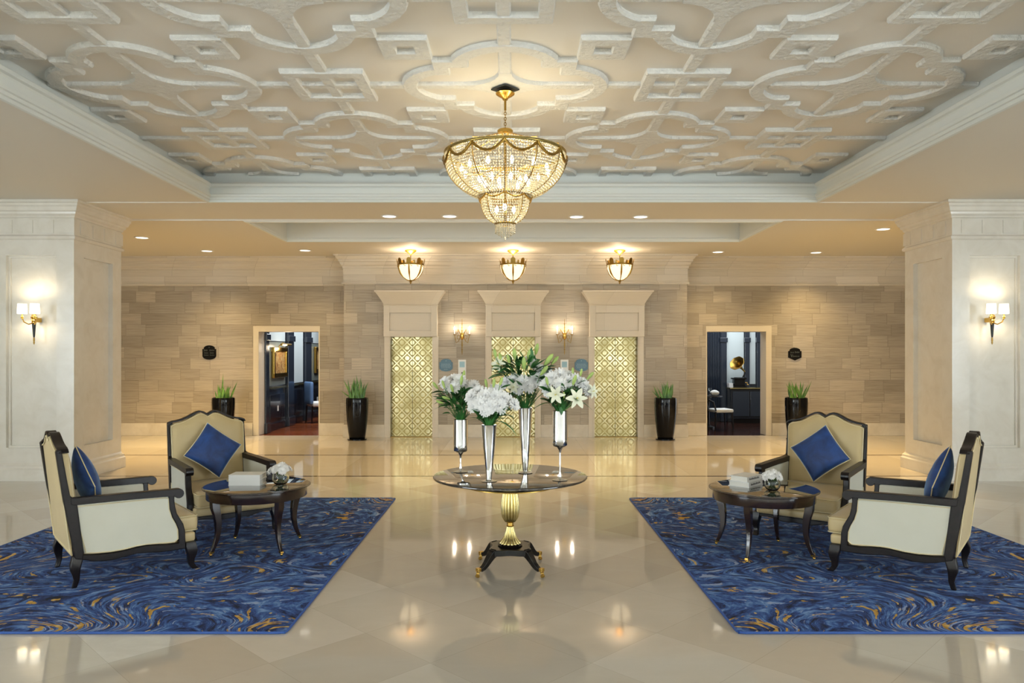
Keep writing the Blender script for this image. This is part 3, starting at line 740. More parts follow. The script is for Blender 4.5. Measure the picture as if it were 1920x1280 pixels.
# ================================================================ rugs
def rug(s, label):
    x0, x1, y0, y1 = (-4.52, -1.375, 4.53, 8.79) if s < 0 else (1.36, 4.51, 4.53, 8.79)
    t = thing('area_rug', label, 'rug', ((x0+x1)/2, (y0+y1)/2, 0)); hx, hy = (x1-x0)/2, (y1-y0)/2
    MB().box(-hx+.012, hx-.012, -hy+.012, hy-.012, 0.0005, .0152).build('pile', M['rug'], t, smooth=False)
    m = MB(); r_ = .05; pts = []
    for (cx_, cy_, a0) in ((hx-r_, hy-r_, 0), (-hx+r_, hy-r_, 90), (-hx+r_, -hy+r_, 180), (hx-r_, -hy+r_, 270)):
        for k in range(5): a = R(a0+22.5*k); pts.append((cx_+(r_-.008)*math.cos(a), cy_+(r_-.008)*math.sin(a), .0085))
    m.tube(pts, .008, 8, closed=True).build('binding', M['rugedge'], t)
rug(-1, 'blue rug with mustard swirls under the left armchairs'); rug(1, 'blue rug with mustard swirls under the right armchairs')
RZ = .0155

# ================================================================ armchairs
def flare(v):
    s = .40-v[1]; return (v[0]*(1+.07*(s-.1)/.75), v[1], v[2])
def yz(poly): return [(.40-s, z) for (s, z) in poly]
CRN = [(0, 1.072), (.016, 1.082), (.042, 1.098), (.07, 1.105), (.105, 1.100), (.15, 1.078), (.20, 1.052), (.25, 1.032), (.30, 1.020), (.34, 1.015), (.368, 1.004), (.382, .980)]
def lean(z): return -.018-(z-.22)*.108         # s of the rear plane of the back
def armchair(label, x, y, rz):
    t = thing('armchair', label, 'armchair', (x, y, RZ), rz, None)
    ww = .026
    for sg in (-1, 1):
        def xs(c, h): return sorted((sg*(c-h), sg*(c+h)))
        a = xs(.362, .026)
        post = [(-.125, .99), (-.118, 1.004), (-.10, 1.008), (-.088, 1.0), (-.060, .82), (-.036, .675), (-.02, .655), (.01, .60), (.05, .25), (.045, .20), (-.005, .215), (-.077, .633)]
        MB().prism(yz(post), *a).build('back_post', M['frame'], t, smooth=False, bevel=.007, fn=flare)
        a = xs(.364, .032)
        arm = [(-.035, .662), (.0, .654), (.15, .652), (.319, .650), (.55, .645), (.66, .643)]
        for k in range(11):
            th = R(95-255*k/10); arm.append((.693+.037*math.cos(th), .607+.037*math.sin(th)))
        arm += [(.655, .592), (.62, .592), (.30, .602), (-.01, .603), (-.03, .61)]
        MB().prism(yz(arm), *a).build('arm_rest', M['frame'], t, smooth=False, bevel=.010, fn=flare)
        a = xs(.362, .024)
        ap = [(.664, .60), (.662, .563), (.668, .51), (.680, .455), (.704, .41), (.728, .365), (.741, .31), (.742, .26), (.745, .215), (.695, .205), (.694, .27), (.690, .325), (.672, .375), (.646, .425), (.628, .49), (.622, .56), (.620, .60)]
        MB().prism(yz(ap), *a).build('arm_post', M['frame'], t, smooth=False, bevel=.007, fn=flare)
        rl = [(.03, .238), (.12, .226), (.22, .220), (.32, .224), (.399, .235), (.47, .236), (.55, .230), (.62, .221), (.70, .222), (.745, .222), (.745, .172), (.65, .170), (.55, .172), (.47, .182), (.40, .188), (.33, .180), (.25, .168), (.17, .170), (.10, .182), (.03, .205)]
        MB().prism(yz(rl), *a).build('side_rail', M['frame'], t, smooth=False, bevel=.006, fn=flare)
        # upholstered side panel
        sp = [(-.02, .600), (.60, .594), (.626, .585), (.630, .50), (.650, .43), (.680, .375), (.693, .325), (.696, .25), (.67, .228), (.55, .236), (.47, .242), (.40, .240), (.30, .228), (.22, .226), (.12, .232), (.055, .242)]
        a = xs(.357, .017)
        pn = MB().prism(yz(sp), *a).build('side_panel', M['pale_fab'], t, smooth=False, bevel=.006, fn=flare)
        ip = []
        cxm = sum(p[0] for p in sp)/len(sp); czm = sum(p[1] for p in sp)/len(sp)
        for (s_, z_) in sp: ip.append((sg*.3765, .40-(cxm+(s_-cxm)*.975), czm+(z_-czm)*.955))
        MB().tube(ip, .0042, 6, closed=True).build('piping', M['piping'], pn, fn=flare)
        # cabriole legs
        fl = [(.215, .785, .036), (.185, .787, .040), (.15, .795, .038), (.115, .797, .031), (.08, .790, .024), (.045, .792, .021), (.018, .808, .022), (.004, .822, .024), (0, .822, .020)]
        def leg(tab, xo):
            m = MB(); vs = []; n = len(tab)
            for (z_, s_, h_) in tab:
                out = (xo+.010*math.sin((.215-z_)/.215*PI)-.0)*sg
                for (p, q) in ((-1, -1), (1, -1), (1, 1), (-1, 1)): vs.append((out+p*h_*.85, .40-s_+q*h_, z_))
            fs = [(i*4+e, i*4+(e+1) % 4, (i+1)*4+(e+1) % 4, (i+1)*4+e) for i in range(n-1) for e in range(4)]
            fs += [(0, 1, 2, 3), tuple((n-1)*4+e for e in range(4))]
            m.add(vs, fs); o = m.build('leg', M['frame'], t, ang=50, fn=flare); 
            mo = o.modifiers.new('bevel', 'BEVEL'); mo.width = .009; mo.segments = 3; mo.limit_method = 'ANGLE'; mo.angle_limit = R(50)
        leg(fl, .348)
        leg([(.235, .015, .034), (.20, .010, .036), (.165, .0, .036), (.13, -.002, .031), (.095, .004, .024), (.06, .008, .019), (.02, -.002, .018), (.0, -.008, .018)], .352)
    # front rail, gently waved
    top = [(-.35+.70*k/20, .207) for k in range(21)]
    bot = [(.35-.70*k/20, .168-.014*math.cos(2*PI*(k/20-.5)*1.0)+.006*math.cos(6*PI*(k/20-.5))) for k in range(21)]
    MB().prism(top+bot, .40-.815, .40-.785, 'y').build('front_rail', M['frame'], t, smooth=False, bevel=.006, fn=flare)
    MB().box(-.35, .35, .40-.035, .40-(-.0), .20, .25).build('rear_rail', M['frame'], t, smooth=False, bevel=.005, fn=flare)
    MB().rbox(-.345, .345, .40-.83, .40-.02, .208, .285, .02, 10, (0, .008, .0)).build('seat_base', M['cream_fab'], t, fn=flare)
    # seat cushion with ears in front of the arms
    m = MB(); m.rbox(-.330, .330, .40-.855, .40-.0, .288, .415, .032, 16, (.004, .014, .022))
    cu = m.build('seat_cushion', M['cream_fab'], t, fn=flare)
    for zz in (.296, .408):
        pts = []
        for (px, py, a0) in ((.300, .40-.03, 0), (-.300, .40-.03, 90), (-.300, .40-.825, 180), (.300, .40-.825, 270)):
            for k in range(4): a = R(a0+30*k); pts.append((px+.030*math.cos(a), py+.030*math.sin(a), zz))
        MB().tube(pts, .0042, 6, closed=True).build('piping', M['piping'], cu, fn=flare)
    # back
    outline = [(-x_, z_) for (x_, z_) in CRN[::-1]][:-1]+CRN
    def backgrid(off0, off1, bul, name, mat, zl, ins):
        m = MB(); nx, nz = 24, 20; vs = []
        def top_at(x_):
            ax_ = abs(x_)
            for (q0, q1) in zip(CRN, CRN[1:]):
                if q0[0] <= ax_ <= q1[0]: f = (ax_-q0[0])/(q1[0]-q0[0]); return q0[1]+(q1[1]-q0[1])*f
            return CRN[-1][1]
        for side in (0, 1):
            for i in range(nx+1):
                x_ = (-1+2*i/nx)*(.375-ins)
                zt = top_at(x_*.375/(.375-ins))-ins
                for j in range(nz+1):
                    z_ = zl+(zt-zl)*j/nz; u_ = -1+2*i/nx; w_ = -1+2*j/nz
                    bl = bul*(max(0, 1-u_**4)*max(0, 1-w_**4))**.5
                    if side == 0: s_ = lean(z_)+off0
                    else: s_ = lean(z_)+off1+bl
                    vs.append((x_, .40-s_, z_))
        st = (nx+1)*(nz+1); fs = []
        for side in (0, 1):
            for i in range(nx):
                for j in range(nz):
                    q = (side*st+i*(nz+1)+j, side*st+(i+1)*(nz+1)+j, side*st+(i+1)*(nz+1)+j+1, side*st+i*(nz+1)+j+1)
                    fs.append(q if side == 0 else q[::-1])
        rim = [i*(nz+1) for i in range(nx+1)]+[nx*(nz+1)+j for j in range(1, nz+1)]+[i*(nz+1)+nz for i in range(nx-1, -1, -1)]+[j for j in range(nz-1, 0, -1)]
        for k in range(len(rim)): a_, b_ = rim[k], rim[(k+1) % len(rim)]; fs.append((a_, b_, b_+st, a_+st))
        return m.add(vs, fs).build(name, mat, t, ang=50)
    br = backgrid(.012, .050, .035, 'backrest', M['cream_fab'], .36, .020)
    br2 = backgrid(-.006, .004, 0.0, 'back_panel', M['cream_fab'], .235, .024)
    def path(ins, off):
        pts = []
        for (x_, z_) in outline: pts.append((x_*(1-ins/.375), .40-(lean(z_)+off), z_-ins*1.1))
        return pts
    pts = [(-.350, .40-(lean(.66)+.055), .66)]+path(.026, .056)+[(.350, .40-(lean(.66)+.055), .66)]
    MB().tube(pts, .0042, 6).build('piping', M['piping'], br)
    pts = [(-.35, .40-(lean(.26)-.008), .26)]+path(.030, -.008)+[(.35, .40-(lean(.26)-.008), .26)]
    MB().tube(pts, .0042, 6, closed=True).build('piping', M['piping'], br2)
    # crest rail: a slat that follows the outline of the back
    m = MB(); vs = []; n = len(outline)
    for i, (x_, z_) in enumerate(outline):
        if i in (0, n-1): nx_, nz_ = (math.copysign(1, x_), 0)
        else:
            dx_, dz_ = outline[i+1][0]-outline[i-1][0], outline[i+1][1]-outline[i-1][1]; L_ = math.hypot(dx_, dz_); nx_, nz_ = -dz_/L_, dx_/L_
        for (q, o_) in ((-.014, -.010), (.004, -.010), (.004, .058), (-.014, .058)):
            vs.append((x_+nx_*q, .40-(lean(z_)+o_), z_+nz_*q))
    fs = [(i*4+e, i*4+(e+1) % 4, (i+1)*4+(e+1) % 4, (i+1)*4+e) for i in range(n-1) for e in range(4)]+[(3, 2, 1, 0), tuple((n-1)*4+e for e in range(4))]
    m.add(vs, fs).build('crest_rail', M['frame'], t, ang=35, bevel=.005)
    return t
A38 = R(38.5)
armchair('left armchair seen from the front, navy pillow, behind coffee table', -2.85, 7.31, A38)
armchair('leftmost armchair in side view with dark wooden frame near column', -3.076, 5.91, R(129.9))
armchair('right armchair seen from the front, navy pillow, behind coffee table', 2.82, 7.07, -A38)
armchair('rightmost armchair in side view with dark wooden frame near column', 3.04, 5.86, R(-127.5))
def pillow(label, cx_, cy_, rz, s_=.20, size=.405, roll=0, tilt=16, zc=.715, dx=0):
    t = thing('throw_pillow', label, 'pillow'); n = 22; h = size/2
    def f(u_, v_, sg):
        e = max(0, (1-u_**2))*max(0, (1-v_**2)); z_ = sg*.078*e**.42
        k = 1-.06*(1-abs(u_)**2)*abs(v_)**3; k2 = 1-.06*(1-abs(v_)**2)*abs(u_)**3
        wr = .004*mnoise.noise(Vector((u_*3+rz, v_*3, sg)))*e
        return (u_*h*k2, v_*h*k, z_+wr)
    vs = []; fs = []
    for sg in (1, -1):
        b0 = len(vs)
        for i in range(n+1):
            for j_ in range(n+1): vs.append(f(-1+2*i/n, -1+2*j_/n, sg))
        for i in range(n):
            for j_ in range(n):
                q = (b0+i*(n+1)+j_, b0+(i+1)*(n+1)+j_, b0+(i+1)*(n+1)+j_+1, b0+i*(n+1)+j_+1); fs.append(q if sg > 0 else q[::-1])
    loc = Matrix.Translation((cx_, cy_, RZ))@Matrix.Rotation(rz, 4, 'Z')@Matrix.Translation((dx, .40-s_, zc))@Matrix.Rotation(R(90-tilt), 4, 'X')@Matrix.Rotation(R(45+roll), 4, 'Z')
    t.matrix_world = loc
    MB().add(vs, fs).build('cushion', M['velvet'], t, ang=120)
    pts = []
    for (a0, a1, b0, b1) in ((-1, 1, -1, -1), (1, 1, -1, 1), (1, -1, 1, 1), (-1, -1, 1, -1)):
        for k in range(n):
            q = k/n; p = f(a0+(a1-a0)*q, b0+(b1-b0)*q, 1); pts.append((p[0]*1.005, p[1]*1.005, 0))
    MB().tube(pts, .0042, 6, closed=True).build('piping', M['piping'], t)
pillow('navy velvet pillow on the left front-facing armchair', -2.85, 7.31, A38, s_=.125, roll=7, zc=.72)
pillow('navy velvet pillow seen edge-on in the leftmost armchair', -3.076, 5.91, R(129.9), s_=.135, roll=3, zc=.72)
pillow('navy velvet pillow on the right front-facing armchair', 2.82, 7.07, -A38, s_=.125, roll=-7, zc=.72)
pillow('navy velvet pillow seen edge-on in the rightmost armchair', 3.04, 5.86, R(-127.5), s_=.135, roll=-3, zc=.72)

# ================================================================ coffee tables
def coffee_table(label, x, y, rz):
    t = thing('coffee_table', label, 'table', (x, y, RZ), rz); Z = .565-RZ
    MB().lathe([(.0, Z-.022), (.425, Z-.022), (.440, Z-.018), (.452, Z-.012), (.452, Z-.007), (.440, Z-.003)], 72, cap=False).build('top_moulding', M['wood'], t)
    MB().lathe([(0, Z-.006), (.436, Z-.006), (.440, Z-.004), (.440, Z-.001), (.436, Z), (0, Z)], 72, cap=False).build('tabletop', M['tabletop'], t)
    MB().lathe([(.395, Z-.10), (.418, Z-.10), (.420, Z-.096), (.420, Z-.0222), (.395, Z-.0222)], 72, cap=False).build('apron', M['wood'], t)
    for k in range(4):
        a = R(45+90*k); ca, sa = math.cos(a), math.sin(a); tab = [(Z-.035, .385, .033), (.40, .378, .034), (.34, .362, .030), (.27, .352, .026), (.20, .352, .022), (.13, .366, .019), (.07, .388, .016), (.035, .405, .014)]
        vs = []
        for (z_, r_, h_) in tab:
            for (p, q) in ((-1, -1), (1, -1), (1, 1), (-1, 1)): rr_ = r_+p*h_; vs.append((ca*rr_-sa*q*h_*.8, sa*rr_+ca*q*h_*.8, z_))
        n = len(tab); fs = [(i*4+e, i*4+(e+1) % 4, (i+1)*4+(e+1) % 4, (i+1)*4+e) for i in range(n-1) for e in range(4)]+[(0, 1, 2, 3), tuple((n-1)*4+e for e in range(4))]
        lg = MB().add(vs, fs).build('leg', M['wood'], t, ang=50, bevel=.004)
        m = MB(); vs = []
        for (z_, r_, h_) in ((.037, .4045, .017), (.024, .41, .016)):
            for (p, q) in ((-1, -1), (1, -1), (1, 1), (-1, 1)): rr_ = r_+p*h_; vs.append((ca*rr_-sa*q*h_*.8, sa*rr_+ca*q*h_*.8, z_))
        m.add(vs, [(e, (e+1) % 4, 4+(e+1) % 4, 4+e) for e in range(4)]+[(3, 2, 1, 0), (4, 5, 6, 7)]); m.sphere((ca*.415, sa*.415, .0125), .012, 10, 8)
        m.build('brass_caster', M['gold'], lg)
    return t
coffee_table('round dark coffee table with white books on the left rug', -2.234, 6.523, R(1.4))
coffee_table('round dark coffee table with white books on the right rug', 2.135, 6.37, R(8.5))
def book(label, x, y, z, rz, w_, d_, h_, grp=None, txt=False):
    t = thing('book', label, 'book', (x, y, z), rz, grp)
    MB().box(-w_/2, w_/2, -d_/2, d_/2, 0, .004).box(-w_/2, w_/2, -d_/2, d_/2, h_-.004, h_).box(-w_/2+.002, w_/2-.002, -d_/2+.0025, -d_/2+.0065, .004, h_-.004).build('cover', M['book'], t, smooth=False)
    MB().box(-w_/2+.007, w_/2-.007, -d_/2+.0066, d_/2-.007, .0042, h_-.0042).build('pages', M['page'], t, smooth=False)
    if txt:
        m = MB(); x0 = -w_*.35
        for k in range(11):
            ww_ = w_*.045; m.box(x0, x0+ww_, -d_/2+.0015, -d_/2+.003, h_*.36, h_*(.60 if k % 3 else .70)); x0 += w_*.062
        m.build('spine_lettering', M['ink'], t, smooth=False)
book('lower of two white books on the left coffee table', -2.325, 6.545, .5652, R(1), .272, .19, .046)
book('upper of two white books on the left coffee table', -2.325, 6.545, .6115, R(1), .272, .19, .046)
book('lower of two white books on the right coffee table', 2.025, 6.50, .5652, R(47.6), .276, .19, .044, txt=True)
book('upper of two white books on the right coffee table', 2.028, 6.505, .6095, R(44), .25, .165, .042, txt=True)

# ================================================================ flowers
def mum_mesh(r, seed):
    """one many-petalled white chrysanthemum facing +Z"""
    rnd_ = random.Random(seed); m = MB()
    for ring_, (cnt, el, L_) in enumerate(((16, 2, 1.05), (14, 16, .92), (11, 34, .72), (7, 56, .48), (4, 80, .30))):
        for k in range(cnt):
            a = 2*PI*(k+.5*ring_+rnd_.uniform(-.2, .2))/cnt; e = R(el+rnd_.uniform(-8, 8)); L2 = r*L_*rnd_.uniform(.88, 1.08); w_ = r*.17
            u_ = Vector((math.cos(a)*math.cos(e), math.sin(a)*math.cos(e), math.sin(e))); s_ = Vector((-math.sin(a), math.cos(a), 0)); nrm = u_.cross(s_)
            p0 = Vector((0, 0, -r*.05)); p1 = p0+u_*L2*.55; p2 = p0+u_*L2
            m.add([p0-s_*w_*.3, p0+s_*w_*.3, p1+s_*w_-nrm*.0, p2+s_*w_*.55-nrm*L2*.10, p2-s_*w_*.55-nrm*L2*.10, p1-s_*w_], [(0, 1, 2, 5), (5, 2, 3, 4)])
    return m
def lily_mesh(r):
    m = MB()
    for k in range(6):
        a = 2*PI*k/6; wd = r*(.26 if k % 2 else .20); pts = []
        for i in range(6):
            t_ = i/5; rad_ = r*t_; z_ = r*(.55*t_**.6-.35*t_**3); ww_ = wd*math.sin(PI*min(.97, .12+.88*t_))**.7
            pts.append((rad_, z_, ww_))
        vs = []
        for (q, z_, ww_) in pts:
            c_, s_ = math.cos(a), math.sin(a); vs += [(c_*q-s_*ww_, s_*q+c_*ww_, z_), (c_*q, s_*q, z_-ww_*.25), (c_*q+s_*ww_, s_*q-c_*ww_, z_)]
        m.add(vs, [(i*3+e, i*3+e+1, (i+1)*3+e+1, (i+1)*3+e) for i in range(5) for e in (0, 1)])
    return m
MUM = [mum_mesh(1.0, s_).build('chrysanthemum', M['petal'], ang=180, merge=False) for s_ in (1, 2, 3)]
LILY = lily_mesh(1.0).build('lily', M['petalc'], ang=180, merge=False)
BUD = MB().lathe([(.02, 0), (.10, .12), (.16, .40), (.17, .65), (.12, .88), (.03, 1.0)], 8).build('lily_bud', M['bud'], ang=180)
PROTO = MUM+[LILY, BUD]
def place(proto, parent, p, direction, size):
    o = proto.copy(); C.objects.link(o); o.parent = parent; o.location = p
    o.rotation_euler = Vector(direction).to_track_quat('Z', 'Y').to_euler(); o.scale = (size,)*3; return o
def leafm(m, p0, d, L_, w_, droop=.25, seed=0):
    d = Vector(d).normalized(); side = d.cross(Vector((0, 0, 1))); side = side.normalized() if side.length > .05 else Vector((1, 0, 0))
    side = (side+Vector((0, 0, .4*math.sin(seed*3.1)))).normalized()
    vs = []; n = 6
    for i in range(n+1):
        t_ = i/n; c_ = Vector(p0)+d*L_*t_+Vector((0, 0, -droop*L_*t_*t_)); ww_ = w_*math.sin(PI*min(.98, .08+.92*t_))**.8; fold = side.cross(d)*ww_*.25
        vs += [c_+side*ww_+fold, c_, c_-side*ww_+fold]
    m.add(vs, [(i*3+e, i*3+e+1, (i+1)*3+e+1, (i+1)*3+e) for i in range(n) for e in (0, 1)])
def bouquet(label, mx, my, mz, mr, mums, lilies, buds, sprays, seed, inner=.10):
    """flower positions are offsets (x, y, z) from the mouth of the vase in metres"""
    rnd_ = random.Random(seed)
    t = thing('flower_bouquet', label, 'bouquet', (mx, my, mz)); lv = MB(); st = MB()
    def stem(p):
        p = Vector(p); b0 = Vector((p.x*.12, p.y*.12, -inner)); q = Vector((min(mr*.6, max(-mr*.6, p.x*.25)), max(-mr*.6, min(mr*.6, p.y*.25)), .0)); st.tube([b0, q, q.lerp(p, .55)+Vector((0, 0, .01)), p], .0032, 5)
    for i, (x_, y_, z_, r_) in enumerate(mums):
        dr = Vector((x_*1.3+rnd_.uniform(-.05, .05), -.22+y_*.8, z_*.55)); place(MUM[(i+seed) % 3], t, (x_, y_, z_), dr, r_); stem((x_, y_, z_-.01))
    for (x_, y_, z_, r_, dx_, dz_) in lilies:
        o = place(LILY, t, (x_, y_, z_), (dx_, -.8, dz_), r_); stem((x_, y_+.01, z_-.01))
        yc = MB().lathe([(.03, .05), (.05, .45), (.06, .5)], 6).build('stamen', M['yellow'], o)
    for (x_, y_, z_, L_, dx_, dz_) in buds: place(BUD, t, (x_, y_, z_), (dx_, rnd_.uniform(-.3, .1), dz_), L_); stem((x_, y_, z_))
    for (cx_, cz_, wx, wz, cnt, L_) in sprays:
        for k in range(cnt):
            p = Vector((cx_+rnd_.uniform(-wx, wx), rnd_.uniform(-.07, .06), cz_+rnd_.uniform(-wz, wz)))
            q = Vector((p.x+rnd_.uniform(-.4, .4)*.2, rnd_.uniform(-.1, .05), rnd_.uniform(.02, .12)))
            leafm(lv, p, q, L_*rnd_.uniform(.6, 1.1), L_*rnd_.uniform(.12, .20), rnd_.uniform(.0, .5), k)
    for k in range(18):      # collar leaves rising from the mouth
        a = 2*PI*k/18; leafm(lv, (mr*.5*math.cos(a), mr*.5*math.sin(a), -.01), (math.cos(a)*rnd_.uniform(.3, .9), math.sin(a)*.6, 1), rnd_.uniform(.09, .15), rnd_.uniform(.007, .011), rnd_.uniform(.05, .35), k)
    return t, lv, st
def finish(t, lv, st, extra=()):
    for (p0, d, L_, w_, dp) in extra: leafm(lv, p0, d, L_, w_, dp)
    lv.build('leaves', M['leaf'], t, ang=180, merge=False); st.build('stems', M['stem'], t, merge=False)
def vase(kind, label, x, y, zt, rz=0):
    t = thing('metal_vase', label, 'vase', (x, y, TZ), 0); h = zt-TZ
    if kind == 'goblet':
        hb = .265 if h < .5 else .272; z0 = h-hb
        body = [(0, z0-.004), (.03, z0-.002), (.052, z0+.006), (.0575, z0+.016), (.0585, z0+.06), (.0585, h-.004), (.0590, h), (.0560, h), (.0555, h-.05), (.0555, z0+.05), (0, z0+.045)]
        MB().lathe(body, 48, cap=False).build('cup', M['chrome'], t, ang=50)
        MB().lathe([(.0, 0), (.058, 0), (.060, .003), (.052, .007), (.024, .012), (.014, .018), (.012, .03), (.0075, .06), (.0068, z0-.05), (.010, z0-.025), (.020, z0-.010), (.026, z0-.002)], 36, cap=False).build('stemmed_foot', M['chrome'], t, ang=50)
    else:
        MB().lathe([(.020, .016), (.024, .05), (.030, .12), (.046, h*.62), (.058, h-.006), (.0595, h), (.0565, h), (.044, h*.62), (.026, .13), (0, .12)], 48, cap=False).build('cone', M['chrome'], t, ang=50)
        MB().lathe([(.0, 0), (.058, 0), (.060, .003), (.050, .006), (.026, .011), (.020, .016)], 36, cap=False).build('foot', M['chrome'], t, ang=50)
    return t
TZ = .743
vase('goblet', 'shorter steel goblet vase at left of the central table', -.428, 6.09, 1.169)
vase('cone', 'shorter steel cone vase at front of the central table', -.181, 5.63, 1.169)
vase('cone', 'taller steel cone vase in the middle of the central table', .099, 6.035, 1.269)
vase('goblet', 'taller steel goblet vase at right of the central table', .357, 5.68, 1.270)
# ---- bouquet A (left)
k = .00435
def off(px, py, x0, y0, k, dy=0): return ((px-x0)*k, dy, (y0-py)*k)
def mk(lst, x0, y0, k): return [(*off(a_, b_, x0, y0, k, c_), d_) for (a_, b_, c_, d_) in lst]
def mk2(lst, x0, y0, k): return [(*off(a_, b_, x0, y0, k, c_), d_, e_, f_) for (a_, b_, c_, d_, e_, f_) in lst]
a = bouquet('white flowers in the left goblet vase on the central table', -.428, 6.09, 1.172, .055,
    mk([(834, 716, -.02, .058), (848, 712, .03, .060), (862, 713, -.03, .062), (852, 726, -.06, .058), (873, 722, .02, .056), (840, 730, .02, .050), (890, 722, -.02, .054), (899, 732, -.04, .052), (886, 736, .03, .05)], 864, 786, k), [],
    mk2([(822, 730, 0, .075, -.5, .7), (836, 728, -.08, .07, -.3, .9), (852, 736, -.09, .075, -.25, .9), (866, 722, -.08, .08, .1, 1), (846, 748, -.08, .07, -.9, .3), (834, 757, -.05, .07, -.9, .4), (868, 712, .0, .08, .2, 1)], 864, 786, k),
    [(-.06, .17, .09, .05, 44, .12), (-.03, .09, .07, .05, 34, .11), (.07, .15, .07, .05, 22, .11)], 3)
finish(*a, extra=[((-.10, 0, .12), (-1, 0, -.25), .12, .014, .1), ((-.12, 0, .16), (-1, 0, -.1), .10, .014, .3)])
# ---- bouquet B (front)
k = .00402
a = bouquet('dense white flowers in the front cone vase on the central table', -.181, 5.63, 1.172, .055,
    mk([(884, 744, 0, .060), (897, 735, .03, .060), (912, 741, -.05, .066), (930, 742, -.05, .066), (946, 746, -.02, .060), (903, 756, -.08, .062), (920, 760, -.09, .066), (938, 760, -.08, .064), (955, 752, 0, .056), (888, 762, -.04, .050), (930, 732, .02, .058), (966, 758, -.02, .050), (912, 770, -.08, .045)], 918, 796, k), [],
    mk2([(926, 728, 0, .075, .1, 1), (938, 724, 0, .07, .3, 1), (914, 728, .03, .07, -.2, 1)], 918, 796, k),
    [(0, .07, .08, .03, 40, .11), (.09, .10, .06, .04, 16, .10), (-.02, .04, .05, .02, 16, .09)], 5)
finish(*a, extra=[((.03, -.02, .02), (.8, -.3, .25), .20, .020, .75), ((-.03, 0, .03), (-1, 0, .28), .14, .014, .3), ((.05, 0, .05), (1, .1, .5), .15, .018, .4)])
# ---- bouquet C (tall middle)
k = .0043
a = bouquet('tallest white flowers and lilies in the middle cone vase', .099, 6.035, 1.272, .055,
    mk([(948, 716, 0, .058), (962, 712, -.03, .060), (978, 716, -.07, .066), (990, 722, -.08, .066), (1004, 712, -.06, .062), (1016, 706, -.02, .058), (1004, 684, 0, .058), (1014, 694, -.02, .056), (996, 674, .03, .052), (972, 728, -.06, .055), (1030, 700, 0, .052), (940, 724, .03, .048)], 985, 764, k),
    mk2([(936, 684, 0, .075, -.6, .5), (962, 726, -.08, .055, .2, .2)], 985, 764, k),
    mk2([(942, 682, 0, .09, -.3, 1), (956, 684, -.04, .085, -.25, 1), (966, 676, -.02, .10, -.1, 1), (982, 694, -.09, .11, .0, 1), (990, 676, 0, .09, .15, 1), (1004, 666, .03, .10, .2, 1), (1020, 686, -.02, .12, .6, .8), (1034, 684, .02, .09, .7, .8), (930, 672, 0, .08, -.2, 1), (1012, 704, -.1, .10, .7, .9), (1018, 736, -.07, .09, .8, -.6)], 985, 764, k),
    [(-.06, .31, .12, .06, 60, .13), (.04, .20, .13, .04, 46, .12), (-.02, .10, .08, .05, 44, .12), (.12, .28, .06, .06, 22, .12)], 9)
finish(*a, extra=[((.02, -.02, .30), (1, -.1, .35), .26, .010, .45), ((-.10, 0, .35), (-.5, 0, 1), .14, .012, .1)])
# ---- bouquet D (right)
k = .00406
a = bouquet('white flowers with open lilies in the right goblet vase', .357, 5.68, 1.272, .055,
    mk([(1024, 722, 0, .055), (1036, 708, -.02, .060), (1052, 702, .0, .060), (1066, 714, -.04, .058), (1052, 718, -.07, .058), (1082, 712, -.02, .058), (1096, 720, -.02, .058), (1104, 732, -.03, .052), (1030, 734, -.04, .05), (1090, 726, .03, .055), (1066, 704, .03, .052)], 1052, 770, k),
    mk2([(1044, 738, -.10, .075, -.3, -.1), (1080, 746, -.10, .085, .15, .15), (1110, 734, -.02, .065, .9, .2)], 1052, 770, k),
    mk2([(1028, 722, -.10, .07, -.2, 1), (1074, 722, -.09, .085, .3, 1), (1076, 704, 0, .06, .0, 1), (1090, 706, 0, .06, .2, 1), (1102, 712, 0, .08, .7, .8), (1058, 746, -.10, .05, 0, 1)], 1052, 770, k),
    [(0, .11, .10, .05, 50, .12), (-.02, .06, .05, .03, 26, .10), (.09, .17, .07, .04, 22, .11)], 11)
finish(*a, extra=[((-.03, -.03, .05), (-1, -.2, .35), .20, .024, .55), ((.05, -.03, .07), (1, -.2, .35), .21, .024, .65), ((0, -.055, .03), (.1, -.2, -1), .06, .016, 0)])

# ---- little glass bowls with white blooms on the coffee tables
def posy(label_v, label_f, x, y, sc_, seed):
    zt = .5655
    v = thing('glass_vase', label_v, 'vase', (x, y, zt))
    p = [(.030, 0), (.045, .006), (.058, .025), (.064, .05), (.060, .075), (.055, .088), (.0525, .088), (.057, .074), (.0605, .05), (.055, .028), (.043, .010), (0, .008), (0, 0)]
    MB().lathe([(r_*sc_, z_*sc_) for (r_, z_) in p[:-1]]+[(0, 0), (.030*sc_, 0)], 32, cap=False).build('bowl', M['glass'], v, ang=60)
    t = thing('flower_posy', label_f, 'flowers', (x, y, zt+.085*sc_)); rnd_ = random.Random(seed)
    for i in range(13):
        a = i*2.4; r_ = .082*math.sqrt((i+.3)/13)*sc_; zz = (.075-r_*.55)*sc_
        place(MUM[i % 3], t, (r_*math.cos(a)*1.0, r_*math.sin(a), zz), (r_*math.cos(a)*9, r_*math.sin(a)*9-.2, .6), .034*sc_)
    st = MB(); lv = MB()
    for i in range(12):
        a = 2*PI*i/12; st.tube([(.028*math.cos(a+2)*sc_, .028*math.sin(a+2)*sc_, -.072*sc_), (.02*math.cos(a), .02*math.sin(a), 0), (.04*math.cos(a), .04*math.sin(a), .04*sc_)], .003, 5)
        leafm(lv, (.012*math.cos(a), .012*math.sin(a), -.055*sc_), (math.cos(a), math.sin(a), 2.2), .085, .010, .1, i)
    st.build('stems', M['stem'], t, merge=False); lv.build('leaves', M['aloe'], t, ang=180, merge=False)
posy('small clear glass bowl on the left coffee table', 'white posy in glass bowl on the left coffee table', -2.03, 6.52, 1.14, 1)
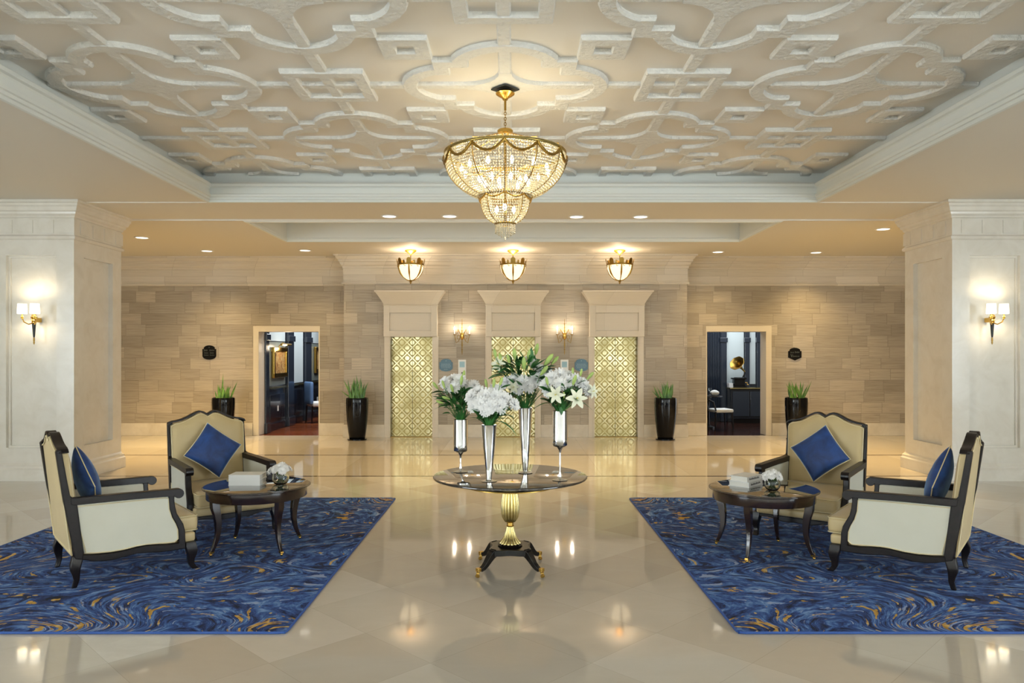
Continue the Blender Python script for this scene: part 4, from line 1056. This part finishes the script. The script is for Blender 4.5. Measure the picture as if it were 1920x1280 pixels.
posy('small clear glass bowl on the right coffee table', 'white posy in glass bowl on the right coffee table', 2.165, 6.235, 1.04, 2)
for o in PROTO: bpy.data.objects.remove(o, do_unlink=True)

# ================================================================ central pedestal table
t = thing('pedestal_table', 'round black pedestal table with gilt fluted stem in the lobby centre', 'table', (-.023, 5.93, 0)); Z = TZ-.001
MB().lathe([(0, Z-.024), (.585, Z-.024), (.600, Z-.021), (.610, Z-.014), (.611, Z-.008), (.607, Z-.002), (.600, Z), (0, Z)], 96, cap=False).build('tabletop', M['bigtop'], t, ang=45)
MB().lathe([(0, .667), (.352, .667), (.366, .672), (.372, .690), (.372, .7175), (0, .7175)], 72, cap=False).build('apron', M['black'], t, ang=45)
MB().lathe([(.0, .656), (.350, .656), (.362, .660), (.360, .6665), (0, .6665)], 72, cap=False).build('gilt_rim', M['gold'], t, ang=45)
def flute(nf, dep): return lambda r_, a, z_: r_*(1-dep*(abs(math.cos(nf*a/2))**.7 if False else (1-abs(math.sin(nf*a/2)))**1.3))
prof = [(.040, .372), (.052, .385), (.066, .41), (.073, .445), (.075, .485), (.072, .53), (.064, .58), (.052, .625), (.045, .655)]
MB().lathe(prof, 160, rad=flute(16, .17)).build('urn', M['champ'], t, ang=60)
MB().lathe([(.028, .335), (.032, .340), (.027, .345), (.027, .366), (.033, .371), (.036, .376)], 40).build('collar', M['gold'], t)
prof = [(.086, .205), (.084, .213), (.060, .238), (.044, .27), (.034, .30), (.028, .335)]
MB().lathe(prof, 160, rad=flute(16, .17)).build('fluted_flare', M['champ'], t, ang=60)
MB().lathe([(.095, .185), (.098, .192), (.090, .200), (.080, .206), (.0, .206)], 48, cap=False).build('socle', M['black'], t)
pts = []
for q in range(4):
    a0 = PI/4+q*PI/2
    for (da, r_) in ((-.16, .205), (.16, .205)): pts.append((r_*math.cos(a0+da), r_*math.sin(a0+da)))
    for i in range(1, 6):
        f_ = i/6; a = a0+.16+(PI/2-.32)*f_; r_ = .205/ (1) * 1.0; r_ = .205-.062*math.sin(PI*f_); pts.append((r_*math.cos(a), r_*math.sin(a)))
MB().prism(pts, .135, .184, 'z').build('base_block', M['black'], t, smooth=False, bevel=.006)
for q in range(4):
    a = PI/4+q*PI/2+ (0); ca, sa = math.cos(a), math.sin(a)
    tab = [(.165, .165, .036), (.145, .205, .034), (.115, .235, .029), (.085, .262, .025), (.062, .292, .022), (.052, .325, .020)]
    vs = []
    for (z_, r_, h_) in tab:
        for (p, qq) in ((-1, -1), (1, -1), (1, 1), (-1, 1)): vs.append((ca*(r_+p*h_*.45)-sa*qq*h_*.8, sa*(r_+p*h_*.45)+ca*qq*h_*.8, z_+p*h_*.7))
    n = len(tab); fs = [(i*4+e, i*4+(e+1) % 4, (i+1)*4+(e+1) % 4, (i+1)*4+e) for i in range(n-1) for e in range(4)]+[(0, 1, 2, 3), tuple((n-1)*4+e for e in range(4))]
    lg = MB().add(vs, fs).build('leg', M['black'], t, ang=50, bevel=.005)
    rm = Matrix.Rotation(a, 4, 'Z')
    MB().box(.324, .356, -.018, .018, .044, .073).build('toe_cap', M['gold'], lg, smooth=False, bevel=.005, mat4=rm)
    m = MB(); m.tube([(.345, 0, .042), (.345, 0, .030)], .014, 12); m.tube([(.350, -.010, .0135), (.350, .010, .0135)], .0135, 14); m.build('caster', M['gold'], lg, mat4=rm)

# ================================================================ potted plants
def potted(label, x, y, seed, leaves):
    t = thing('potted_plant', label, 'plant', (x, y, 0))
    MB().lathe([(0, 0), (.185, 0), (.192, .008), (.192, .022), (.175, .026), (0, .026)], 40, cap=False).build('saucer', M['pot'], t)
    MB().lathe([(0, .0265), (.150, .0265), (.156, .032), (.176, .16), (.202, .38), (.217, .60), (.221, .74), (.219, .81), (.214, .834), (.203, .838), (.196, .83), (.200, .79), (0, .79)], 48, cap=False).build('pot', M['pot'], t, ang=50)
    MB().lathe([(0, .791), (.198, .791), (.15, .806), (0, .812)], 24, cap=False).build('soil', M['soil'], t)
    rnd_ = random.Random(seed)
    for (lx, lean_, L_, w_) in leaves:
        L_ *= 1.12; w_ *= 1.15
        m = MB(); n = 8; vs = []; y0_ = rnd_.uniform(-.06, .06); dy_ = rnd_.uniform(-.15, .15); cv = rnd_.uniform(-.12, .12)
        for i in range(n+1):
            t_ = i/n; c_ = Vector((lx+L_*(lean_*t_+cv*t_*t_), y0_+L_*dy_*t_, .802+L_*t_*math.sqrt(max(.1, 1-lean_**2)))); ww_ = w_*(1-t_**1.8)*(.8+.4*math.sin(PI*t_))+.001
            vs += [c_+Vector((-ww_, 0, 0)), c_+Vector((0, -ww_*.45, 0)), c_+Vector((ww_, 0, 0)), c_+Vector((0, ww_*.45, 0))]
        m.add(vs, [(i*4+e, i*4+(e+1) % 4, (i+1)*4+(e+1) % 4, (i+1)*4+e) for i in range(n) for e in range(4)]).build('leaf', M['aloe'], t, ang=80)
def rl(seed, n, L0, L1, spread):
    r_ = random.Random(seed); return [(r_.uniform(-.12, .12), r_.uniform(-spread, spread), r_.uniform(L0, L1), r_.uniform(.016, .026)) for _ in range(n)]
potted('tall black pot with spiky plant left of the left lift', -3.10, 14.85, 1, rl(1, 17, .24, .40, .38)+[(-.08, -.85, .30, .02), (.02, .02, .44, .022)])
potted('tall black pot with upright succulent right of the right lift', 3.03, 14.85, 2, rl(2, 17, .2, .33, .40)+[(-.08, -.75, .24, .016), (0, .05, .34, .022)])
potted('black pot with spiky plant beyond the left armchair', -5.78, 14.9, 3, [(-.11, -.25, .16, .016), (-.09, .0, .15, .016), (-.08, .3, .15, .014), (-.02, .0, .46, .016), (.12, .35, .34, .018)]+rl(3, 13, .18, .27, .3))
potted('black pot with spiky plant beyond the right armchair', 5.65, 14.9, 4, [(-.06, -.45, .32, .016), (.12, .4, .36, .014)]+rl(4, 16, .2, .34, .4))

# ================================================================ signs and lift call plates
def plaque(name, label, x, z, w_, h_, mat, tmat, y, rows, emblem=True, pt=False):
    t = thing(name, label, 'sign', (x, y, z))
    pts = []; hw, hh = w_/2, h_/2; sh = hh*.52
    pts += [(-hw, -sh), (-hw, sh), (-hw*.80, sh), (-hw*.80, sh+.012)]
    for k in range(9): a = PI*(1-(.14+.72*k/8)); pts.append((hw*.84*math.cos(a), sh+.006+(hh-sh)*math.sin(a)))
    pts += [(hw*.80, sh+.012), (hw*.80, sh), (hw, sh), (hw, -sh)]
    if pt: pts.append((0, -hh))
    else:
        for k in range(9): a = -PI*(.10+.80*k/8); pts.append((hw*.95*math.cos(a), -sh*1.0-(hh-sh)*abs(math.sin(a))))
    MB().prism(pts, -.018, -.001, 'y').build('plate', mat, t, smooth=False, bevel=.002)
    m = MB()
    for (zz, x0, x1, hgt, gap) in rows:
        q = x0; i = 0
        while q < x1:
            hh_ = hgt*(1.5 if i == 0 else (1, .8, 1.15)[i % 3]); m.box(q, min(x1, q+gap*.62), -.021, -.0175, zz-hh_*.4, zz+hh_*.6); q += gap; i += 1
    if emblem: m.sphere((0, -.018, hh*.74), h_*.04, 10, 6, (1, .3, 1))
    m.build('lettering', tmat, t, smooth=False)
plaque('wall_sign', 'black plaque on the stone wall left of the left doorway', -6.355, 1.735, .285, .295, M['plaque'], M['plaquetext'], YW,
    [(.045, -.11, -.03, .03, .02), (.045, .01, .11, .025, .022), (-.01, -.10, -.02, .022, .018), (-.01, .02, .10, .022, .018), (-.055, -.10, -.01, .018, .02), (-.055, .02, .11, .016, .02)])
o = plaque('wall_sign', 'black plaque on the stone wall right of the right doorway', 5.895, 1.700, .278, .26, M['plaque'], M['plaquetext'], YW,
    [(.035, -.09, -.02, .022, .022), (.040, .0, .09, .028, .02), (-.045, -.035, .09, .022, .02)], emblem=False, pt=True)



vt = [q for q in bpy.data.objects if q.get('label', '').startswith('black plaque on the stone wall right')][0]
MB().prism([(-.095, .005), (-.08, .005), (-.066, -.045), (-.052, .005), (-.042, .005), (-.06, -.062), (-.072, -.062)], -.021, -.0175, 'y').build('initial_letter', M['plaquetext'], vt, smooth=False)
for (x, lab) in ((-1.372, 'left'), (1.398, 'right')):
    plaque('lift_sign', 'blue plaque with white lettering on the %s lift pier' % lab, x, 1.475, .27, .25, M['blue'], M['bluetext'], YB, [(.02, -.09, .09, .014, .018), (-.015, -.10, .10, .014, .017), (-.05, -.09, .09, .012, .018), (-.085, -.04, .04, .010, .016)])
for (x, lab) in ((-1.043, 'left'), (1.052, 'right')):
    t = thing('lift_call_panel', 'white lift call panel with blue screen on the %s pier' % lab, 'call panel', (x, YB, 1.35))
    MB().box(-.08, .08, -.018, -.001, -.24, .24).build('plate', M['panelw'], t, smooth=False, bevel=.003)
    MB().box(-.052, .052, -.022, -.0185, .085, .20).build('screen', M['screen'], t, smooth=False)
    for q in (-.03, -.10): MB().lathe([(0, 0), (.016, 0), (.016, .006), (0, .008)], 16, cap=False).build('button', M['grey'], t, mat4=Matrix.Translation((0, -.018, q))@Matrix.Rotation(R(90), 4, 'X'))

# ================================================================ recessed downlights
def downlight(x, y, z, e, where):
    t = thing('downlight', 'recessed ceiling downlight '+where, 'ceiling light', (x, y, z), 0, 'recessed downlights')
    MB().lathe([(.098, -.001), (.125, -.001), (.125, -.008), (.105, -.012), (.098, -.008)], 32, cap=False).build('trim_ring', M['white'], t)
    MB().lathe([(0, -.001), (.097, -.001), (.097, -.006), (0, -.007)], 28, cap=False).build('lamp_disc', M['downlamp'], t)
    light('downlight_beam', 'SPOT', (0, 0, -.03), e, (1, .68, .28) if e > 350 else WARM, parent=t, spot_size=R(115), spot_blend=.9, shadow_soft_size=.09)
zf2 = ZF-.012
for (px, py, lv_, e, wh) in ((730, 405, 0, 165, 'leftmost of four above the lift lobby'), (843, 405, 0, 165, 'left of the chandelier above lift lobby'), (1081, 406, 0, 165, 'right of the chandelier above lift lobby'), (1201, 406, 0, 165, 'rightmost of four above the lift lobby'),
        (266, 445, 1, 720, 'beside the left column'), (1656, 429, 1, 720, 'beside the right column'), (388, 470, 1, 150, 'over the left black wall plaque'), (572, 469, 1, 90, 'over the left doorway'), (1346, 472, 1, 90, 'over the right doorway'), (1530, 473, 1, 150, 'over the right black wall plaque')):
    zz = ZB if lv_ else zf2; d_ = (zz-H)*F/(HY-py); downlight((px-CX)*d_/F, d_, zz, e, wh)

# ================================================================ bowl ceiling lamps before the lifts
def bowl_lamp(x, label):
    t = thing('bowl_ceiling_lamp', label, 'ceiling lamp', (x, 14.55, 0), 0, None); z0 = 3.44
    MB().lathe([(.0, ZB), (.115, ZB), (.115, ZB-.02), (.08, ZB-.045), (.03, ZB-.075), (.018, ZB-.10), (0, ZB-.10)], 32, cap=False).build('canopy', M['gold'], t)
    MB().tube([(0, 0, ZB-.10), (0, 0, 3.16)], .009, 8).build('rod', M['oldgold'], t)
    MB().lathe([(.02, z0-.30), (.08, z0-.285), (.15, z0-.24), (.205, z0-.165), (.238, z0-.08), (.248, z0), (.243, z0), (.233, z0-.08), (.2, z0-.162), (.146, z0-.234), (.08, z0-.277), (.0, z0-.292)], 48, cap=False).build('glass_bowl', M['bowl'], t)
    m = MB(); m.lathe([(.246, z0-.014), (.258, z0-.012), (.262, z0), (.258, z0+.016), (.249, z0+.016)], 48, cap=False); m.build('rim_band', M['oldgold'], t)
    cr = MB()
    for k in range(16):
        a = 2*PI*k/16; big = k % 2 == 0; hw = .045 if big else .018; hh = .105 if big else .06
        outl = [(-hw, 0), (hw, 0)]+[(hw*math.cos(q*PI/6), hh*.62+hh*.38*math.sin(q*PI/6)) for q in range(7)]
        rr_ = .252; mt = Matrix.Rotation(a, 4, 'Z'); vs = []
        for dd in (-.004, .004): vs += [mt@Vector((rr_+dd+.02*(zz/.1), xx_, z0+.014+zz)) for (xx_, zz) in outl]
        n = len(outl); cr.add(vs, [tuple(range(n)), tuple(range(2*n-1, n-1, -1))]+[(i, i+n, (i+1) % n+n, (i+1) % n) for i in range(n)])
    cr.build('crown_gallery', M['oldgold'], t, smooth=False)
    for k in range(6):
        a = 2*PI*k/6-PI/2; pr = [(.252, z0), (.241, z0-.08), (.208, z0-.165), (.153, z0-.24), (.083, z0-.288), (.02, z0-.305)]
        MB().tube([((r_+.006)*math.cos(a), (r_+.006)*math.sin(a), z_) for (r_, z_) in pr], [.012, .016, .018, .009, .008, .008], 8).build('rib', M['oldgold'], t)
    sc_ = MB()
    for k in range(12):
        a = 2*PI*(k+.5)/12-PI/2; p_ = [((.252-.0)*math.cos(a+q), (.252)*math.sin(a+q), z0-z_) for (q, z_) in ((-.12, .0), (-.13, .025), (-.09, .045), (-.03, .042), (-.02, .03))]
        sc_.tube(p_, .005, 6)
    sc_.build('scroll_ornament', M['oldgold'], t)
    MB().lathe([(0, z0-.375), (.010, z0-.372), (.014, z0-.355), (.022, z0-.335), (.020, z0-.325), (.045, z0-.305), (.050, z0-.297), (0, z0-.293)], 24, cap=False).build('finial', M['oldgold'], t)
    MB().sphere((.09, 0, z0+.0), .03, 10, 8).sphere((-.09, 0, z0+.0), .03, 10, 8).build('bulb', M['flame'], t)
    light('bowl_light', 'POINT', (0, 0, z0+.035), 11, WARM2, parent=t, shadow_soft_size=.05)
bowl_lamp((770-CX)*14.55/F, 'left gilt crowned bowl lamp above the lift lobby')
bowl_lamp((962-CX)*14.55/F, 'middle gilt crowned bowl lamp above the lift lobby')
bowl_lamp((1162-CX)*14.55/F, 'right gilt crowned bowl lamp above the lift lobby')

# ================================================================ wall sconces between the lifts
def butterfly(x, label):
    t = thing('wall_sconce', label, 'wall lamp', (x, YB, 0)); y_ = -.10; zc = 2.08
    m = MB(); m.tube([(0, y_, 1.69), (0, y_, 1.75), (0, y_, 1.80), (0, y_, 1.90), (0, y_, 1.98), (0, y_, 2.2), (0, y_, 2.42)], [.003, .010, .006, .013, .007, .009, .004], 10)
    for zz in (1.80, 1.88, 2.18, 2.24, 2.32): m.sphere((0, y_, zz), .016, 10, 8, (1, 1, .7))
    m.build('spike', M['oldgold'], t)
    MB().lathe([(0, 1.99), (.020, 2.0), (.034, 2.04), (.038, 2.10), (.030, 2.15), (.018, 2.17), (0, 2.17)], 20, c=(0, y_, 0), cap=False).build('body', M['gold'], t)
    MB().box(-.03, .03, -.10, -.001, 2.03, 2.13).build('wall_plate', M['gold'], t, smooth=False, bevel=.008)
    for sg in (-1, 1):
        m = MB()
        m.tube([(sg*.03, y_, 2.07), (sg*.07, y_-.01, 1.97), (sg*.12, y_-.02, 1.93), (sg*.13, y_-.02, 2.0), (sg*.152, y_-.02, 2.09)], .007, 8)
        m.tube([(sg*.03, y_, 2.10), (sg*.06, y_, 2.16), (sg*.085, y_, 2.21)], .007, 8)
        m.tube([(sg*.035, y_, 2.06), (sg*.07, y_, 2.09), (sg*.10, y_, 2.07), (sg*.10, y_, 2.02), (sg*.07, y_, 2.01)], .006, 8)
        m.tube([(sg*.085, y_, 2.20), (sg*.10, y_, 2.12), (sg*.15, y_, 2.09)], .005, 8)
        m.lathe([(0, 2.09), (.022, 2.095), (.026, 2.108), (0, 2.108)], 14, c=(sg*.152, y_-.02, 0), cap=False)
        m.build('arm', M['oldgold'], t)
        MB().tube([(sg*.152, y_-.02, 2.108), (sg*.152, y_-.02, 2.19)], .009, 10).build('candle_sleeve', M['white'], t)
        MB().lathe([(.004, 2.19), (.013, 2.205), (.015, 2.225), (.009, 2.25), (.001, 2.275)], 12, c=(sg*.152, y_-.02, 0)).build('bulb', M['bulb'], t)
        light('sconce_light', 'POINT', (sg*.152, y_-.045, 2.235), 3.2, (1, .84, .66), parent=t, shadow_soft_size=.02)
butterfly((867-CX)*YB/F, 'gilt two-candle wall sconce left of the middle lift')
butterfly((1058-CX)*YB/F, 'gilt two-candle wall sconce right of the middle lift')
# ================================================================ torch sconces on the columns
def torch(s, label):
    x = s*6.40; y = 10.05+.055; t = thing('torch_sconce', label, 'wall lamp', (x, y, 0)); y_ = -.13
    MB().lathe([(.006, 1.925), (.010, 1.93), (.014, 1.96), (.024, 2.10), (.027, 2.11)], 20, c=(0, y_, 0)).build('torch_stem', M['grey'], t)
    MB().lathe([(0, 1.83), (.006, 1.835), (.011, 1.86), (.008, 1.875), (.013, 1.89), (.009, 1.905), (.012, 1.924)], 16, c=(0, y_, 0)).build('finial', M['oldgold'], t)
    MB().lathe([(.026, 2.111), (.030, 2.12), (.026, 2.13), (.033, 2.15), (.026, 2.165), (.036, 2.18), (.040, 2.20), (.028, 2.21), (.030, 2.225), (.012, 2.235)], 24, c=(0, y_, 0)).build('gilt_cup', M['gold'], t)
    MB().box(-.025, .025, y_, -.001, 2.13, 2.19).build('wall_plate', M['gold'], t, smooth=False, bevel=.006)
    for sg in (-1, 1):
        dx, dy = (.125, -.05) if sg == s else (.075, -.10)
        px, py = sg*dx, y_+dy
        m = MB(); m.tube([(0, y_, 2.125), (px*.45, y_+dy*.45, 2.10), (px*.85, y_+dy*.85, 2.13), (px, py, 2.18)], [.009, .008, .008, .007], 8)
        m.lathe([(.008, 2.17), (.020, 2.18), (.012, 2.19), (.022, 2.20), (.010, 2.21), (.010, 2.235)], 16, c=(px, py, 0)); m.build('arm', M['gold'], t)
        MB().lathe([(.060, 2.24), (.054, 2.37), (.052, 2.37), (.058, 2.24)], 32, c=(px, py, 0), cap=False).build('lamp_shade', M['shade'], t)
        light('sconce_light', 'SPOT', (px, py, 2.31), 10, (1, .84, .60), (R(88), 0, 0), parent=t, shadow_soft_size=.04, spot_size=R(165), spot_blend=.6)
torch(-1, 'torch wall lamp with two lit shades on the left column'); torch(1, 'torch wall lamp with two lit shades on the right column')

# ================================================================ chandelier
CXX, CYY = -.072, 6.83
t = thing('crystal_chandelier', 'large crystal basket chandelier hanging from the coffered ceiling', 'chandelier', (CXX, CYY, 0))
MB().lathe([(0, ZC-.048), (.13, ZC-.048), (.13, ZC-.06), (0, ZC-.06)], 4, cap=False).build('ceiling_plate', M['grey'], t, smooth=False)
MB().lathe([(0, 4.022), (.022, 4.024), (.03, 4.04), (.065, 4.06), (.085, 4.075), (.088, 4.085), (.075, 4.10), (.03, 4.108), (0, 4.114)], 40, cap=False).build('canopy', M['gold'], t)
MB().tube([(0, 0, 4.03), (0, 0, 3.93)], .011, 10).build('rod', M['oldgold'], t)
m = MB()
for k in range(7):
    zc = 3.925-.024*k; ps_ = []
    for i in range(10):
        a = 2*PI*i/10; u_, v_ = .010*math.cos(a), .017*math.sin(a); ps_.append((u_, 0, zc+v_) if k % 2 else (0, u_, zc+v_))
    m.tube(ps_, .0032, 6, closed=True)
m.build('chain', M['oldgold'], t)
MB().lathe([(0, 3.685), (.085, 3.685), (.090, 3.70), (.072, 3.72), (.072, 3.745), (.060, 3.755), (0, 3.758)], 40, cap=False).build('top_collar', M['gold'], t)
ZR = 3.525; RR = .548
TOP = [(.085, 3.692), (.20, 3.655), (.34, 3.60), (.46, 3.565), (RR, ZR+.02)]
BOWL = [(RR, ZR-.02), (.545, 3.45), (.528, 3.38), (.495, 3.315), (.445, 3.255), (.385, 3.205), (.315, 3.165), (.235, 3.135)]
LOW = [(.218, 3.145), (.217, 3.09), (.207, 3.03), (.185, 2.975), (.150, 2.93), (.10, 2.90)]
def interp(tab, n):
    d_ = [0]
    for (a, b_) in zip(tab, tab[1:]): d_.append(d_[-1]+math.hypot(a[0]-b_[0], a[1]-b_[1]))
    out = []
    for i in range(n):
        q = d_[-1]*i/(n-1); kk = max(j_ for j_ in range(len(d_)) if d_[j_] <= q+1e-9); kk = min(kk, len(tab)-2)
        f_ = (q-d_[kk])/(d_[kk+1]-d_[kk]); out.append((tab[kk][0]+(tab[kk+1][0]-tab[kk][0])*f_, tab[kk][1]+(tab[kk+1][1]-tab[kk][1])*f_))
    return out
ICO = bmesh.new(); bmesh.ops.create_icosphere(ICO, subdivisions=1, radius=1); IV = [v_.co.copy() for v_ in ICO.verts]; IF = [tuple(v_.index for v_ in f.verts) for f in ICO.faces]; ICO.free()
def beads(tab, rows, r_, sp, name, elong=1.0):
    m = MB()
    for i, (rad, z_) in enumerate(interp(tab, rows)):
        n = max(12, int(2*PI*rad/sp)); n = n-(n % 12) if n > 24 else n
        for k in range(n):
            a = 2*PI*k/n; c_ = Vector((rad*math.cos(a), rad*math.sin(a), z_)); m.add([c_+Vector((q.x*r_, q.y*r_, q.z*r_*elong)) for q in IV], IF)
    o = m.build(name, M['crystal'], t, smooth=False, merge=False); o['kind'] = 'stuff'; return o
beads(BOWL, 22, .0098, .0225, 'crystal_beads'); beads(LOW, 12, .0092, .0215, 'crystal_beads'); beads(TOP, 12, .007, .05, 'crystal_beads')
fr = MB()
for k in range(3): pass
MB().lathe([(RR-.004, ZR-.012), (RR+.006, ZR-.012), (RR+.012, ZR-.004), (RR+.006, ZR+.002), (RR+.012, ZR+.010), (RR+.004, ZR+.018), (RR-.004, ZR+.018)], 96, cap=False).build('rim_band', M['champ'], t)
for k in range(12):
    a = 2*PI*k/12+PI/12*0-PI/2
    MB().tube([(r_*1.012*math.cos(a), r_*1.012*math.sin(a), z_) for (r_, z_) in interp(BOWL, 16)], .0055, 6).build('rib', M['oldgold'], t)
    MB().tube([(r_*1.0*math.cos(a), r_*1.0*math.sin(a), z_+.008) for (r_, z_) in interp(TOP, 10)], .0045, 6).build('upper_rib', M['oldgold'], t)
    pts = []; rs_ = []
    for i in range(17):
        f_ = i/16; aa = a+2*PI/12*f_; dz = .012+.088*math.sin(PI*f_)**.8; rr_ = RR+.012-(.004 if dz > .07 else 0)
        pts.append((rr_*math.cos(aa), rr_*math.sin(aa), ZR-dz)); rs_.append(.011+.004*(i % 2))
    MB().tube(pts, rs_, 7).build('garland', M['oldgold'], t)
MB().lathe([(.222, 3.128), (.238, 3.130), (.246, 3.146), (.236, 3.165), (.222, 3.165)], 72, cap=False).build('lower_rim', M['oldgold'], t)
for k in range(8):
    a = 2*PI*k/8-PI/2
    MB().tube([(r_*1.03*math.cos(a), r_*1.03*math.sin(a), z_) for (r_, z_) in interp(LOW, 10)], .004, 6).build('lower_rib', M['oldgold'], t)
    pts = [((.240)*math.cos(a+PI/4*i/8), (.240)*math.sin(a+PI/4*i/8), 3.135-.035*math.sin(PI*i/8)) for i in range(9)]; MB().tube(pts, .008, 6).build('lower_garland', M['gold'], t)
MB().lathe([(.088, 2.880), (.098, 2.884), (.102, 2.894), (.094, 2.904), (.088, 2.904)], 48, cap=False).build('bottom_rim', M['oldgold'], t)
m = MB()
for (rad, n, z0_, z1_) in ((.090, 26, 2.882, 2.80), (.062, 18, 2.882, 2.785), (.034, 10, 2.882, 2.77)):
    for k in range(n):
        a = 2*PI*k/n; zz = z0_
        while zz > z1_: m.add([Vector((rad*math.cos(a), rad*math.sin(a), zz))+Vector((q.x*.0065, q.y*.0065, q.z*.009)) for q in IV], IF); zz -= .018
m.add([Vector((0, 0, 2.755))+Vector((q.x*.012, q.y*.012, q.z*.018)) for q in IV], IF)
o = m.build('crystal_fringe', M['crystal'], t, smooth=False, merge=False); o['kind'] = 'stuff'
for (rad, n, zz, e) in ((.40, 12, 3.38, 3.6), (.22, 8, 3.28, 0)):
    for k in range(n):
        a = 2*PI*(k+.3)/n; px, py = rad*math.cos(a), rad*math.sin(a)
        MB().lathe([(.004, -.035), (.014, -.015), (.017, 0), (.011, .02), (.001, .04)], 10, c=(px, py, zz)).build('bulb', M['bulb'], t)
        if e and k % 3 == 0: light('chandelier_light', 'POINT', (px*.8, py*.8, zz+.07), e, (1, .84, .56), parent=t, shadow_soft_size=.04)
for k in range(3):
    a = 2*PI*k/3+.5; MB().lathe([(.004, -.035), (.014, -.015), (.017, 0), (.011, .02), (.001, .04)], 10, c=(.09*math.cos(a), .09*math.sin(a), 3.03)).build('bulb', M['bulb'], t)
light('chandelier_light', 'POINT', (0, 0, 3.04), 2, (1, .84, .56), parent=t, shadow_soft_size=.04)
m = MB(); m.tube([(0, 0, 3.70), (0, 0, 2.90)], .010, 8)
for k in range(6): a = 2*PI*k/6; m.tube([(0, 0, 3.42), (.25*math.cos(a), .25*math.sin(a), 3.34), (.40*math.cos(a), .40*math.sin(a), 3.345)], .006, 6)
m.build('inner_frame', M['oldgold'], t)
bpy.context.view_layer.update()
